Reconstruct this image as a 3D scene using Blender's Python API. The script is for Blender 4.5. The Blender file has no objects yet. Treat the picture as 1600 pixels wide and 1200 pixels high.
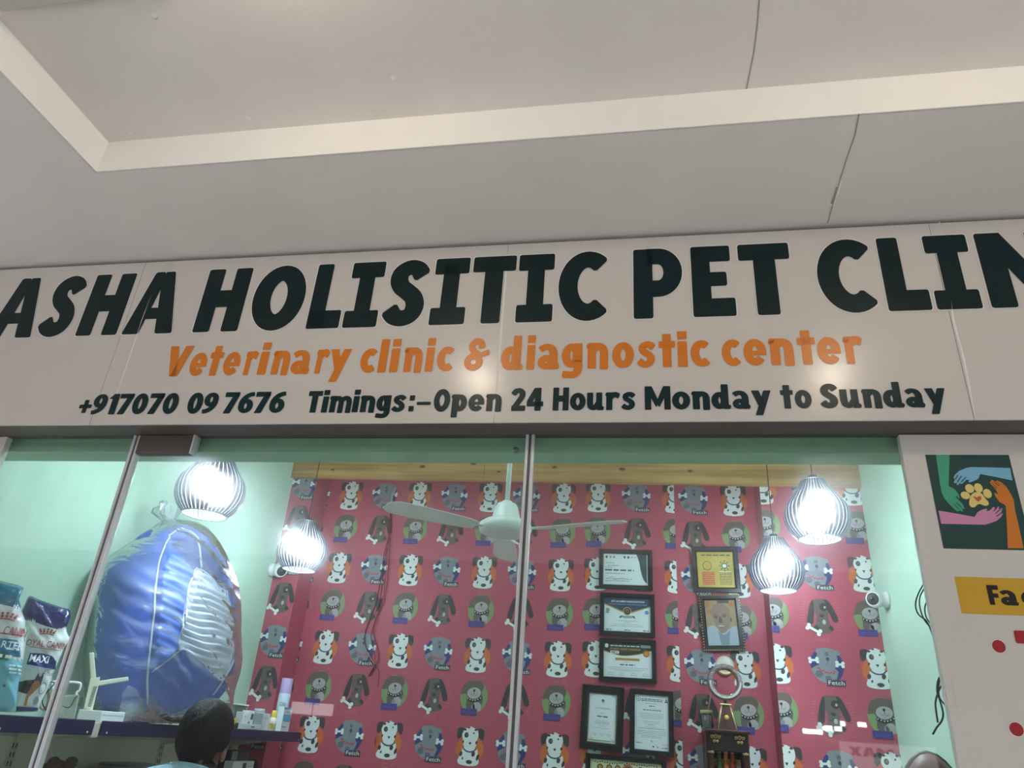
import bpy, bmesh, math, random
from mathutils import Vector, Matrix
random.seed(7)
PI = math.pi
SC = bpy.context.scene
COL = SC.collection

# ------------------------------------------------------------------ camera, world, exposure
FPX = 1137.026
R = Matrix(((0.98399017, -0.01499414, -0.17759087),
            (0.16552427, 0.44627972, 0.87945218),
            (0.06606858, -0.8947679, 0.44161675)))      # columns: image right, image down, forward
CAM = Vector((0.0, -2.0, 1.6))
cd = bpy.data.cameras.new('camera'); cam = bpy.data.objects.new('camera', cd); COL.objects.link(cam)
cd.sensor_fit = 'HORIZONTAL'; cd.sensor_width = 36.0; cd.lens = FPX / 1600 * 36.0
cd.clip_start = 0.05; cd.clip_end = 200
rm = Matrix((R.col[0], -R.col[1], -R.col[2])).transposed()
cam.matrix_world = Matrix.Translation(CAM) @ rm.to_4x4()
SC.camera = cam
SC.view_settings.view_transform = 'Standard'; SC.view_settings.look = 'None'
SC.view_settings.gamma = 1.0; SC.view_settings.use_curve_mapping = False
SC.view_settings.exposure = 0.0
W = bpy.data.worlds.new('daylight'); SC.world = W; W.use_nodes = True
W.node_tree.nodes['Background'].inputs[0].default_value = (0.9, 0.95, 1.04, 1)
W.node_tree.nodes['Background'].inputs[1].default_value = 3.3
BULB = 520.0        # pendant bulbs
DOWN = 58.0         # warm soffit lamps

def ray(x, y): return R @ Vector((x - 800, y - 600, FPX))
def onY(x, y, Y):
    r = ray(x, y); return CAM + r * ((Y - CAM.y) / r.y)
def onX(x, y, X):
    r = ray(x, y); return CAM + r * ((X - CAM.x) / r.x)
def onZ(x, y, Z):
    r = ray(x, y); return CAM + r * ((Z - CAM.z) / r.z)

# ------------------------------------------------------------------ materials
MATS = {}
def srgb(c):
    return tuple((v / 255 / 12.92 if v / 255 <= .04045 else ((v / 255 + .055) / 1.055) ** 2.4) for v in c)
def mat(name, col, rough=.6, metal=0.0, noise=0.0, nscale=20.0, bump=0.0, bscale=60.0, emit=None, coat=0.0, spec=.5, alpha=1.0, stretch=None, trans=0.0):
    """procedural principled material; col is 0-255 sRGB"""
    if name in MATS: return MATS[name]
    m = bpy.data.materials.new(name); m.use_nodes = True
    nt = m.node_tree; b = nt.nodes['Principled BSDF']
    c = srgb(col) + (1,)
    b.inputs['Base Color'].default_value = c
    b.inputs['Roughness'].default_value = rough; b.inputs['Metallic'].default_value = metal
    b.inputs['Specular IOR Level'].default_value = spec
    b.inputs['Coat Weight'].default_value = coat; b.inputs['Coat Roughness'].default_value = .12
    b.inputs['Alpha'].default_value = alpha
    b.inputs['Transmission Weight'].default_value = trans
    if emit:
        b.inputs['Emission Color'].default_value = srgb(emit[0]) + (1,); b.inputs['Emission Strength'].default_value = emit[1]
    tc = None
    if noise or bump:
        tc = nt.nodes.new('ShaderNodeTexCoord'); mp = nt.nodes.new('ShaderNodeMapping')
        nt.links.new(tc.outputs['Object'], mp.inputs[0])
        if stretch: mp.inputs['Scale'].default_value = stretch
    if noise:
        n = nt.nodes.new('ShaderNodeTexNoise'); n.inputs['Scale'].default_value = nscale; n.inputs['Detail'].default_value = 5
        nt.links.new(mp.outputs[0], n.inputs['Vector'])
        rr = nt.nodes.new('ShaderNodeValToRGB')
        rr.color_ramp.elements[0].position = .3; rr.color_ramp.elements[1].position = .7
        rr.color_ramp.elements[0].color = tuple(v * (1 - noise) for v in c[:3]) + (1,)
        rr.color_ramp.elements[1].color = tuple(min(1, v * (1 + noise)) for v in c[:3]) + (1,)
        nt.links.new(n.outputs['Fac'], rr.inputs[0]); nt.links.new(rr.outputs[0], b.inputs['Base Color'])
    if bump:
        n2 = nt.nodes.new('ShaderNodeTexNoise'); n2.inputs['Scale'].default_value = bscale; n2.inputs['Detail'].default_value = 4
        nt.links.new(mp.outputs[0], n2.inputs['Vector'])
        bp = nt.nodes.new('ShaderNodeBump'); bp.inputs['Strength'].default_value = bump; bp.inputs['Distance'].default_value = .02
        nt.links.new(n2.outputs['Fac'], bp.inputs['Height']); nt.links.new(bp.outputs[0], b.inputs['Normal'])
    MATS[name] = m; return m

def glass_mat(name, tint=(.93, .97, .95), haze=.05, gloss=1.0, smear=0.0):
    """clear pane: transparent + fresnel mirror + a little smudge whose forward scatter imitates lamp glare"""
    m = bpy.data.materials.new(name); m.use_nodes = True; nt = m.node_tree; nt.nodes.clear()
    out = nt.nodes.new('ShaderNodeOutputMaterial')
    tr = nt.nodes.new('ShaderNodeBsdfTransparent'); tr.inputs[0].default_value = tint + (1,)
    gl = nt.nodes.new('ShaderNodeBsdfGlossy'); gl.inputs['Roughness'].default_value = .015
    fr = nt.nodes.new('ShaderNodeFresnel')
    ge = nt.nodes.new('ShaderNodeNewGeometry'); io = nt.nodes.new('ShaderNodeMapRange')     # same mirror on both faces of the pane
    io.inputs[3].default_value = 1.45; io.inputs[4].default_value = 1 / 1.45
    nt.links.new(ge.outputs['Backfacing'], io.inputs[0]); nt.links.new(io.outputs[0], fr.inputs[0])
    mu = nt.nodes.new('ShaderNodeMath'); mu.operation = 'MULTIPLY'; mu.inputs[1].default_value = gloss
    nt.links.new(fr.outputs[0], mu.inputs[0])
    mx = nt.nodes.new('ShaderNodeMixShader')
    last = tr
    if haze:
        lob = []
        for ior, ro in ((1.05, .6), (1 / 1.05, .6), (1.18, .7), (1 / 1.18, .7)):     # imitated lamp glare, spread evenly to both sides
            r_ = nt.nodes.new('ShaderNodeBsdfRefraction'); r_.inputs['IOR'].default_value = ior; r_.inputs['Roughness'].default_value = ro; lob.append(r_)
        def half(p, q, f=.5):
            n_ = nt.nodes.new('ShaderNodeMixShader'); n_.inputs[0].default_value = f
            nt.links.new(p.outputs[0], n_.inputs[1]); nt.links.new(q.outputs[0], n_.inputs[2]); return n_
        m0 = half(half(lob[0], lob[1]), half(lob[2], lob[3]), .25)
        tl = nt.nodes.new('ShaderNodeBsdfTranslucent'); tl.inputs[0].default_value = (.8, .85, .9, 1)
        tc = nt.nodes.new('ShaderNodeTexCoord'); mp = nt.nodes.new('ShaderNodeMapping'); mp.inputs['Scale'].default_value = (1, 1, .45)
        mp.inputs['Rotation'].default_value = (0, .9, 0)
        nz = nt.nodes.new('ShaderNodeTexNoise'); nz.inputs['Scale'].default_value = 3.0; nz.inputs['Detail'].default_value = 8; nz.inputs['Roughness'].default_value = .7
        nt.links.new(tc.outputs['Object'], mp.inputs[0]); nt.links.new(mp.outputs[0], nz.inputs['Vector'])
        mr = nt.nodes.new('ShaderNodeMapRange'); mr.inputs[1].default_value = .35; mr.inputs[2].default_value = .75
        mr.inputs[3].default_value = haze * .35; mr.inputs[4].default_value = haze * 1.8
        nt.links.new(nz.outputs['Fac'], mr.inputs[0])
        sp = nt.nodes.new('ShaderNodeSeparateXYZ'); nt.links.new(tc.outputs['Object'], sp.inputs[0])      # imitated glare haze made stronger towards the top
        gz = nt.nodes.new('ShaderNodeMapRange'); gz.inputs[1].default_value = 1.55; gz.inputs[2].default_value = 2.4; gz.inputs[3].default_value = .22; gz.inputs[4].default_value = 1.1
        nt.links.new(sp.outputs['Z'], gz.inputs[0])
        mm = nt.nodes.new('ShaderNodeMath'); mm.operation = 'MULTIPLY'; nt.links.new(mr.outputs[0], mm.inputs[0]); nt.links.new(gz.outputs[0], mm.inputs[1]); mr = mm
        m1 = nt.nodes.new('ShaderNodeMixShader'); nt.links.new(mr.outputs[0], m1.inputs[0])
        nt.links.new(tr.outputs[0], m1.inputs[1]); nt.links.new(m0.outputs[0], m1.inputs[2])
        last = m1
        if smear:
            m2 = nt.nodes.new('ShaderNodeMixShader'); m2.inputs[0].default_value = smear
            nt.links.new(m1.outputs[0], m2.inputs[1]); nt.links.new(tl.outputs[0], m2.inputs[2]); last = m2
    nt.links.new(mu.outputs[0], mx.inputs[0]); nt.links.new(last.outputs[0], mx.inputs[1]); nt.links.new(gl.outputs[0], mx.inputs[2])
    nt.links.new(mx.outputs[0], out.inputs[0])
    MATS[name] = m; return m

def film_mat(name, col=(220, 232, 245), body=.16, rough=.18, bump=.5, bscale=14):
    """thin polythene: see-through, glossy creases, slightly milky"""
    m = bpy.data.materials.new(name); m.use_nodes = True; nt = m.node_tree; nt.nodes.clear()
    out = nt.nodes.new('ShaderNodeOutputMaterial')
    tr = nt.nodes.new('ShaderNodeBsdfTransparent'); tr.inputs[0].default_value = (.95, .96, .97, 1)
    df = nt.nodes.new('ShaderNodeBsdfDiffuse'); df.inputs[0].default_value = srgb(col) + (1,)
    gl = nt.nodes.new('ShaderNodeBsdfGlossy'); gl.inputs['Roughness'].default_value = rough
    tc = nt.nodes.new('ShaderNodeTexCoord')
    mp = nt.nodes.new('ShaderNodeMapping'); mp.inputs['Scale'].default_value = (1, 1, 1.8)
    nt.links.new(tc.outputs['Object'], mp.inputs[0])
    nz = nt.nodes.new('ShaderNodeTexNoise'); nz.inputs['Scale'].default_value = bscale; nz.inputs['Detail'].default_value = 3; nz.inputs['Distortion'].default_value = 1.2
    nt.links.new(mp.outputs[0], nz.inputs['Vector'])
    bp = nt.nodes.new('ShaderNodeBump'); bp.inputs['Strength'].default_value = bump; bp.inputs['Distance'].default_value = .04
    nt.links.new(nz.outputs['Fac'], bp.inputs['Height'])
    for n in (df, gl): nt.links.new(bp.outputs[0], n.inputs['Normal'])
    lw = nt.nodes.new('ShaderNodeLayerWeight'); lw.inputs[0].default_value = .16; nt.links.new(bp.outputs[0], lw.inputs['Normal'])
    a = nt.nodes.new('ShaderNodeMixShader'); a.inputs[0].default_value = body
    nt.links.new(tr.outputs[0], a.inputs[1]); nt.links.new(df.outputs[0], a.inputs[2])
    b = nt.nodes.new('ShaderNodeMixShader'); nt.links.new(lw.outputs['Fresnel'], b.inputs[0])
    nt.links.new(a.outputs[0], b.inputs[1]); nt.links.new(gl.outputs[0], b.inputs[2])
    nt.links.new(b.outputs[0], out.inputs[0]); MATS[name] = m; return m

def wood_mat(name, c1, c2, axis=(.6, 8, 14), rough=.5):
    m = bpy.data.materials.new(name); m.use_nodes = True; nt = m.node_tree; b = nt.nodes['Principled BSDF']
    tc = nt.nodes.new('ShaderNodeTexCoord'); mp = nt.nodes.new('ShaderNodeMapping'); mp.inputs['Scale'].default_value = axis
    n = nt.nodes.new('ShaderNodeTexNoise'); n.inputs['Scale'].default_value = 3; n.inputs['Detail'].default_value = 6
    r = nt.nodes.new('ShaderNodeValToRGB'); r.color_ramp.elements[0].position = .35; r.color_ramp.elements[1].position = .7
    r.color_ramp.elements[0].color = srgb(c1) + (1,); r.color_ramp.elements[1].color = srgb(c2) + (1,)
    nt.links.new(tc.outputs['Object'], mp.inputs[0]); nt.links.new(mp.outputs[0], n.inputs['Vector'])
    nt.links.new(n.outputs['Fac'], r.inputs[0]); nt.links.new(r.outputs[0], b.inputs['Base Color'])
    b.inputs['Roughness'].default_value = rough; MATS[name] = m; return m

# ------------------------------------------------------------------ object helpers
def link(name, me, mats, parent=None):
    o = bpy.data.objects.new(name, me); COL.objects.link(o)
    for m in (mats if isinstance(mats, (list, tuple)) else [mats]): me.materials.append(m)
    if parent is not None: o.parent = parent
    return o
def tag(o, label=None, cat=None, group=None, kind=None):
    if label: o['label'] = label
    if cat: o['category'] = cat
    if group: o['group'] = group
    if kind: o['kind'] = kind
    return o
def empty(name, loc, label, cat, group=None):
    o = bpy.data.objects.new(name, None); COL.objects.link(o); o.location = loc; o.empty_display_size = .05
    return tag(o, label, cat, group)
def obj(name, bm, mats, parent=None, smooth=False, base=None):
    """mesh object; bm is in world coordinates and 'base' (the thing's origin) is subtracted"""
    me = bpy.data.meshes.new(name)
    if base is not None: bmesh.ops.translate(bm, vec=-Vector(base), verts=bm.verts)
    bmesh.ops.recalc_face_normals(bm, faces=bm.faces) if smooth else None
    bm.to_mesh(me); bm.free()
    if smooth:
        for p in me.polygons: p.use_smooth = True
    o = link(name, me, mats, parent)
    return o
def B(): return bmesh.new()
def box(bm, c, s, rot=None, bev=0.0, mi=0):
    r = bmesh.ops.create_cube(bm, size=1.0)
    vs = r['verts']
    for v in vs: v.co = Vector((v.co.x * s[0], v.co.y * s[1], v.co.z * s[2]))
    fs = list({f for v in vs for f in v.link_faces})
    for f in fs: f.material_index = mi
    if bev:
        es = list({e for v in vs for e in v.link_edges})
        rb = bmesh.ops.bevel(bm, geom=es, offset=bev, segments=2, affect='EDGES', profile=.5)
        vs = list(set(rb['verts']) | {v for f in rb['faces'] for v in f.verts} | {v for v in vs if v.is_valid})
        allv = set(vs); stack = list(vs)
        while stack:
            v = stack.pop()
            for e in v.link_edges:
                w = e.other_vert(v)
                if w not in allv: allv.add(w); stack.append(w)
        vs = list(allv)
        for v in vs:
            for f in v.link_faces: f.material_index = mi
    M = Matrix.Translation(Vector(c)) @ (rot.to_4x4() if rot is not None else Matrix())
    bmesh.ops.transform(bm, matrix=M, verts=vs)
    return vs
def boxr(bm, x0, x1, y0, y1, z0, z1, bev=0.0, mi=0):
    return box(bm, ((x0 + x1) / 2, (y0 + y1) / 2, (z0 + z1) / 2), (abs(x1 - x0), abs(y1 - y0), abs(z1 - z0)), None, bev, mi)
def tube(bm, pts, r, seg=8, mi=0, closed=False, caps=True):
    pts = [Vector(p) for p in pts]; n = len(pts); rings = []
    rr = r if isinstance(r, (list, tuple)) else [r] * n
    prev = None
    for i, p in enumerate(pts):
        a = pts[(i - 1) % n] if (closed or i > 0) else p
        b = pts[(i + 1) % n] if (closed or i < n - 1) else p
        t = (b - a)
        t = t.normalized() if t.length > 1e-9 else Vector((0, 0, 1))
        if prev is None:
            u = t.orthogonal().normalized()
        else:
            u = prev - t * prev.dot(t)
            u = u.normalized() if u.length > 1e-6 else t.orthogonal().normalized()
        prev = u; w = t.cross(u)
        rings.append([bm.verts.new(p + (u * math.cos(2 * PI * k / seg) + w * math.sin(2 * PI * k / seg)) * rr[i]) for k in range(seg)])
    m = n if closed else n - 1
    for i in range(m):
        A, C = rings[i], rings[(i + 1) % n]
        for k in range(seg):
            f = bm.faces.new((A[k], A[(k + 1) % seg], C[(k + 1) % seg], C[k])); f.material_index = mi; f.smooth = True
    if caps and not closed:
        for rg in (rings[0][::-1], rings[-1]):
            f = bm.faces.new(rg); f.material_index = mi
def lathe(bm, prof, c=(0, 0, 0), seg=32, mi=0, axis=None):
    """prof: list of (radius, height)"""
    M = Matrix.Translation(Vector(c)) @ (axis.to_4x4() if axis is not None else Matrix())
    rings = []
    for r, z in prof:
        rings.append([bm.verts.new(M @ Vector((r * math.cos(2 * PI * k / seg), r * math.sin(2 * PI * k / seg), z))) for k in range(seg)] if r > 1e-6 else [bm.verts.new(M @ Vector((0, 0, z)))])
    for A, C in zip(rings, rings[1:]):
        for k in range(seg):
            k2 = (k + 1) % seg
            if len(A) == 1 and len(C) == 1: continue
            if len(A) == 1: vs = (A[0], C[k2], C[k])
            elif len(C) == 1: vs = (A[k], A[k2], C[0])
            else: vs = (A[k], A[k2], C[k2], C[k])
            f = bm.faces.new(vs); f.material_index = mi; f.smooth = True
def smoothpath(pts, per=8, closed=False):
    """catmull-rom through points (any dimension)"""
    P = [Vector(p) for p in pts]; n = len(P); out = []
    rng = n if closed else n - 1
    for i in range(rng):
        p0 = P[(i - 1) % n] if (closed or i > 0) else P[0] * 2 - P[1]
        p1 = P[i]; p2 = P[(i + 1) % n]
        p3 = P[(i + 2) % n] if (closed or i + 2 < n) else P[-1] * 2 - P[-2]
        for k in range(per):
            t = k / per
            out.append(.5 * ((2 * p1) + (p2 - p0) * t + (2 * p0 - 5 * p1 + 4 * p2 - p3) * t * t + (3 * p1 - p0 - 3 * p2 + p3) * t ** 3))
    if not closed: out.append(P[-1])
    return out
def rot_to(d):
    return Vector((0, 0, 1)).rotation_difference(Vector(d).normalized()).to_matrix()

class Frame:
    """a local drawing plane: u right, v up, w out of the plane"""
    def __init__(s, p0, r, up=(0, 0, 1)):
        s.p = Vector(p0); s.r = Vector(r).normalized(); s.u = Vector(up).normalized()
        s.n = s.r.cross(s.u).normalized()        # faces the viewer for r=+X, up=+Z -> -Y
    def __call__(s, u, v, w=0.0): return s.p + s.r * u + s.u * v + s.n * w
    def px(s, x, y, w=0.0):
        r = ray(x, y); q = s.p + s.n * w
        t = (q - CAM).dot(s.n) / r.dot(s.n)
        d = CAM + r * t - q
        return (d.dot(s.r), d.dot(s.u))

class Flat:
    """printed artwork: filled 2D shapes in thin layers, mapped onto a surface"""
    def __init__(s): s.polys = []; s.mats = []
    def mi(s, m):
        if m not in s.mats: s.mats.append(m)
        return s.mats.index(m)
    def poly(s, pts, m, layer=0): s.polys.append(([(p[0], p[1]) for p in pts], s.mi(m), layer))
    def ell(s, cx, cy, rx, ry, m, layer=0, n=20, rot=0.0):
        c, q = math.cos(rot), math.sin(rot)
        s.poly([(cx + rx * math.cos(2 * PI * k / n) * c - ry * math.sin(2 * PI * k / n) * q, cy + rx * math.cos(2 * PI * k / n) * q + ry * math.sin(2 * PI * k / n) * c) for k in range(n)], m, layer)
    def rect(s, x0, y0, x1, y1, m, layer=0): s.poly([(x0, y0), (x1, y0), (x1, y1), (x0, y1)], m, layer)
    def line(s, pts, wd, m, layer=0):
        for p in stroke_poly(pts, wd / 2, wd / 2): s.poly(p, m, layer)
    def text(s, txt, cx, cy, h, m, layer=0, align='C', width=None, bold=0.0):
        vs, fs = text_geo(txt, bold)
        if not vs: return
        x0 = min(v[0] for v in vs); x1 = max(v[0] for v in vs); y0 = 0.0; y1 = max(max(v[1] for v in vs), .5)
        k = h / .72; kx = width / (x1 - x0) if width else k
        ox = {'C': -(x0 + x1) / 2 * kx, 'L': -x0 * kx, 'R': -x1 * kx}[align]
        for f in fs: s.poly([(cx + ox + vs[i][0] * kx, cy - h / 2 + vs[i][1] * k) for i in f], m, layer)
    def bars(s, x0, x1, y, h, m, layer=0, rnd=None):
        """a line of print too small to read"""
        rnd = rnd or random; x = x0
        while x < x1:
            w = min(rnd.uniform(2.0, 5.0) * h, x1 - x); s.rect(x, y - h / 2, x + w, y + h / 2, m, layer); x += w + h * .9
    def add_to(s, bm, fn, step=.0005, off=.0004, mbase=0):
        for k, (pts, mi, ly) in enumerate(s.polys):
            vs = [bm.verts.new(fn(p[0], p[1], off + ly * step + (k % 2500) * 1.6e-7)) for p in pts]
            try:
                f = bm.faces.new(vs); f.material_index = mbase + mi
            except ValueError: pass
    def add_dense(s, bm, fn, step=.0005, off=.0004, mbase=0, maxlen=.012):
        """same, cut finely so the print follows a curved surface"""
        b2 = bmesh.new(); s.add_to(b2, lambda u, v, w: Vector((u, v, w)), step, off)
        bmesh.ops.triangulate(b2, faces=b2.faces)
        for _ in range(5):
            es = [e for e in b2.edges if e.calc_length() > maxlen]
            if not es: break
            bmesh.ops.subdivide_edges(b2, edges=es, cuts=1); bmesh.ops.triangulate(b2, faces=b2.faces)
        mp = {v: bm.verts.new(fn(v.co.x, v.co.y, v.co.z)) for v in b2.verts}
        for f in b2.faces:
            g = bm.faces.new([mp[v] for v in f.verts]); g.material_index = mbase + f.material_index
        b2.free()
    def make(s, name, fn, parent, base=None, step=.0005, off=.0004):
        bm = B(); s.add_to(bm, fn, step, off)
        return obj(name, bm, s.mats, parent, base=base)

_TXT = {}
def text_geo(txt, bold=0.0):
    key = (txt, bold)
    if key in _TXT: return _TXT[key]
    cu = bpy.data.curves.new('t', 'FONT'); cu.body = txt; cu.resolution_u = 2; cu.offset = bold
    o = bpy.data.objects.new('t', cu); COL.objects.link(o)
    dg = bpy.context.evaluated_depsgraph_get(); dg.update()
    e = o.evaluated_get(dg); me = e.to_mesh()
    vs = [(v.co.x, v.co.y) for v in me.vertices]; fs = [tuple(p.vertices) for p in me.polygons]
    e.to_mesh_clear(); bpy.data.objects.remove(o); bpy.data.curves.remove(cu)
    _TXT[key] = (vs, fs); return _TXT[key]

def round_poly(pts, r=.035, seg=3):
    out = []; n = len(pts)
    for i in range(n):
        p = Vector(pts[i][:2]); a = Vector(pts[i - 1][:2]); c = Vector(pts[(i + 1) % n][:2])
        da, dc = a - p, c - p
        if da.length < 1e-6 or dc.length < 1e-6: continue
        ang = da.angle(dc, PI)
        if ang > 2.7: out.append(p); continue
        k = min(r, da.length * .45, dc.length * .45)
        s, e = p + da.normalized() * k, p + dc.normalized() * k
        for j in range(seg + 1):
            t = j / seg; out.append((1 - t) ** 2 * s + 2 * t * (1 - t) * p + t * t * e)
    return [(v[0], v[1]) for v in out]
def stroke_poly(pts, a, b):
    """quads along a path with a pen of half width a (across) and half height b"""
    P = [Vector(p[:2]) for p in pts]; n = len(P); L, Rr = [], []
    cl = n > 3 and (P[0] - P[-1]).length < 1e-4
    for i in range(n):
        t = (P[1] - P[-2]) if cl and i in (0, n - 1) else (P[min(i + 1, n - 1)] - P[max(i - 1, 0)])
        if t.length < 1e-9: t = Vector((1, 0))
        t.normalize(); nx = Vector((-t.y * a, t.x * b))
        L.append(P[i] + nx); Rr.append(P[i] - nx)
    return [[L[i], L[i + 1], Rr[i + 1], Rr[i]] for i in range(n - 1)]

# ------------------------------------------------------------------ the heavy rounded sign lettering
def arc(cx, cy, rx, ry, a0, a1, n=24):
    return [(cx + rx * math.cos(math.radians(a0 + (a1 - a0) * k / n)), cy + ry * math.sin(math.radians(a0 + (a1 - a0) * k / n))) for k in range(n + 1)]
def S_(pts, a=.14, b=.115): return ('S', pts, a, b)
def Sm(pts, a=.14, b=.115): return ('S', [tuple(p) for p in smoothpath(pts, 7)], a, b)
def P_(*pts): return ('P', pts)
def Rc(x0, y0, x1, y1): return ('P', ((x0, y0), (x1, y0), (x1, y1), (x0, y1)))
def spur(x=0.0): return P_((x, .60), (x, .70), (x + .05, .76), (x + .33, .76), (x + .33, .58))
GL = {
 'A': [P_((0, 0), (.28, 0), (.415, .70), (.415, 1), (.25, 1)), P_((.83, 0), (.55, 0), (.415, .70), (.415, 1), (.58, 1)), ('Q', ((.27, .23), (.56, .23), (.53, .41), (.30, .41)))],
 'S': [Sm([(.53, .76), (.45, .855), (.32, .885), (.19, .82), (.155, .70), (.21, .59), (.32, .51), (.43, .42), (.475, .29), (.42, .165), (.29, .115), (.16, .145), (.07, .24)], .15, .118)],
 'H': [Rc(0, 0, .265, 1), Rc(.445, 0, .71, 1), ('Q', ((.2, .38), (.5, .38), (.5, .65), (.2, .65)))],
 'O': [S_(arc(.36, .5, .235, .385, 0, 360, 40), .125, .125)],
 'L': [Rc(0, 0, .28, 1), Rc(0, 0, .56, .27)],
 'I': [Rc(.15, .1, .42, .9), Rc(0, .755, .57, 1), Rc(0, 0, .57, .25)],
 'T': [Rc(.19, 0, .475, .9), Rc(0, .765, .665, 1)],
 'C': [S_(arc(.41, .5, .28, .385, 52, 308, 30), .135, .122)],
 'P': [Rc(0, 0, .28, 1), S_([(.2, .885)] + arc(.36, .65, .215, .235, 90, -90, 18) + [(.2, .415)], .135, .118)],
 'E': [Rc(0, 0, .29, 1), Rc(0, .77, .61, 1), Rc(0, .42, .54, .62), Rc(0, 0, .645, .25)],
 'N': [Rc(0, 0, .27, 1), Rc(.53, 0, .80, 1), ('Q', ((.02, 1), (.27, 1), (.78, 0), (.53, 0)))],
 'F': [Rc(0, 0, .29, 1), Rc(0, .76, .62, 1), Rc(0, .36, .56, .58)],
 'V': [P_((0, 1), (.29, 1), (.52, .0), (.24, 0)), P_((.82, 1), (.53, 1), (.24, 0), (.52, 0))],
 'M': [Rc(0, 0, .25, 1), Rc(.76, 0, 1.01, 1), P_((.0, 1), (.28, 1), (.57, .3), (.44, .1)), P_((1.01, 1), (.73, 1), (.44, .3), (.57, .1))],
 'a': [S_(arc(.27, .215, .145, .125, 0, 360, 24), .12, .09), Sm([(.09, .60), (.22, .67), (.38, .65), (.475, .52), (.485, .35), (.485, .14)], .13, .09), P_((.36, .0), (.42, .2), (.62, .2), (.68, .12), (.64, .0))],
 'c': [S_(arc(.35, .38, .215, .275, 52, 308, 24), .135, .105)],
 'd': [S_(arc(.31, .36, .175, .26, 0, 360, 28), .135, .1), Rc(.385, .05, .655, 1.04), P_((.45, 0), (.42, .18), (.70, .18), (.75, .12), (.70, .0))],
 'e': [S_(arc(.35, .38, .215, .275, 0, 318, 28), .135, .105), ('Q', ((.2, .29), (.695, .29), (.695, .42), (.2, .42)))],
 'g': [S_(arc(.31, .40, .175, .26, 0, 360, 28), .135, .1), Rc(.385, .0, .655, .76), Sm([(.52, .25), (.52, .0), (.46, -.13), (.32, -.17), (.06, -.15)], .135, .1)],
 'X': [P_((0, 1), (.29, 1), (.80, 0), (.51, 0)), P_((.51, 1), (.80, 1), (.29, 0), (0, 0))],
 'i': [Rc(0, 0, .28, .74), Rc(0, .80, .28, 1.04)],
 'l': [Rc(0, 0, .28, 1.04)],
 'm': [Rc(.04, 0, .31, .7), spur(), Sm([(.2, .54), (.36, .65), (.5, .60), (.545, .45), (.545, .2), (.545, 0)], .125, .105), Sm([(.56, .54), (.72, .65), (.87, .60), (.915, .45), (.915, .2), (.915, 0)], .125, .105)],
 'n': [Rc(.04, 0, .31, .7), spur(), Sm([(.2, .54), (.36, .65), (.51, .60), (.56, .45), (.56, .2), (.56, 0)], .135, .105)],
 'o': [S_(arc(.35, .38, .215, .275, 0, 360, 32), .135, .105)],
 'p': [Rc(.04, -.26, .31, .7), spur(), S_(arc(.39, .38, .18, .27, 0, 360, 28), .135, .105)],
 'r': [Rc(.04, 0, .31, .7), spur(), Sm([(.2, .50), (.33, .63), (.46, .655), (.58, .60)], .1, .12)],
 's': [Sm([(.50, .585), (.40, .66), (.27, .665), (.16, .60), (.18, .48), (.31, .40), (.42, .30), (.41, .17), (.29, .10), (.16, .11), (.05, .185)], .13, .098)],
 't': [Rc(.12, 0, .40, .97), Rc(0, .56, .53, .76)],
 'u': [Sm([(.135, .70), (.135, .3), (.18, .15), (.3, .105), (.42, .18), (.5, .3)], .135, .105), Rc(.0, .5, .27, .76), Rc(.40, .05, .67, .76), P_((.45, 0), (.42, .18), (.70, .18), (.76, .12), (.72, .0))],
 'y': [('Q', ((0, .76), (.29, .76), (.46, .22), (.26, .05))), P_((.74, .76), (.46, .76), (.10, -.26), (.38, -.26))],
 '&': [Sm([(.62, .70), (.58, .84), (.42, .90), (.27, .82), (.26, .68), (.38, .55), (.5, .5)], .12, .1), S_(arc(.34, .27, .215, .17, 0, 360, 28), .125, .095), Sm([(.3, .46), (.55, .46), (.72, .52), (.86, .56)], .08, .08)],
 '0': [S_(arc(.31, .5, .185, .395, 0, 360, 36), .125, .11)],
 '9': [S_(arc(.30, .66, .175, .235, 0, 360, 30), .12, .1), Sm([(.475, .66), (.46, .45), (.36, .25), (.2, .13), (.06, .10)], .12, .1)],
 '6': [S_(arc(.30, .34, .175, .235, 0, 360, 30), .12, .1), Sm([(.125, .34), (.14, .55), (.24, .75), (.4, .87), (.54, .90)], .12, .1)],
 '1': [Rc(.16, 0, .43, 1), P_((0, .76), (.2, 1), (.3, 1), (.3, .74))],
 '7': [Rc(0, .77, .58, 1), P_((.58, 1), (.58, .82), (.34, 0), (.06, 0), (.33, .84))],
 '2': [Sm([(.07, .74), (.17, .87), (.32, .885), (.43, .79), (.42, .62), (.3, .42), (.14, .17)], .125, .11), Rc(0, 0, .58, .23)],
 '4': [Rc(.33, 0, .59, 1), Rc(0, .19, .69, .40), P_((0, .24), (0, .42), (.3, 1), (.5, 1), (.26, .4))],
 '+': [Rc(.17, .08, .35, .72), Rc(0, .31, .52, .49)],
 ':': [Rc(0, .02, .26, .26), Rc(0, .5, .26, .74)],
 '-': [Rc(0, .30, .55, .44)],
}
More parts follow.
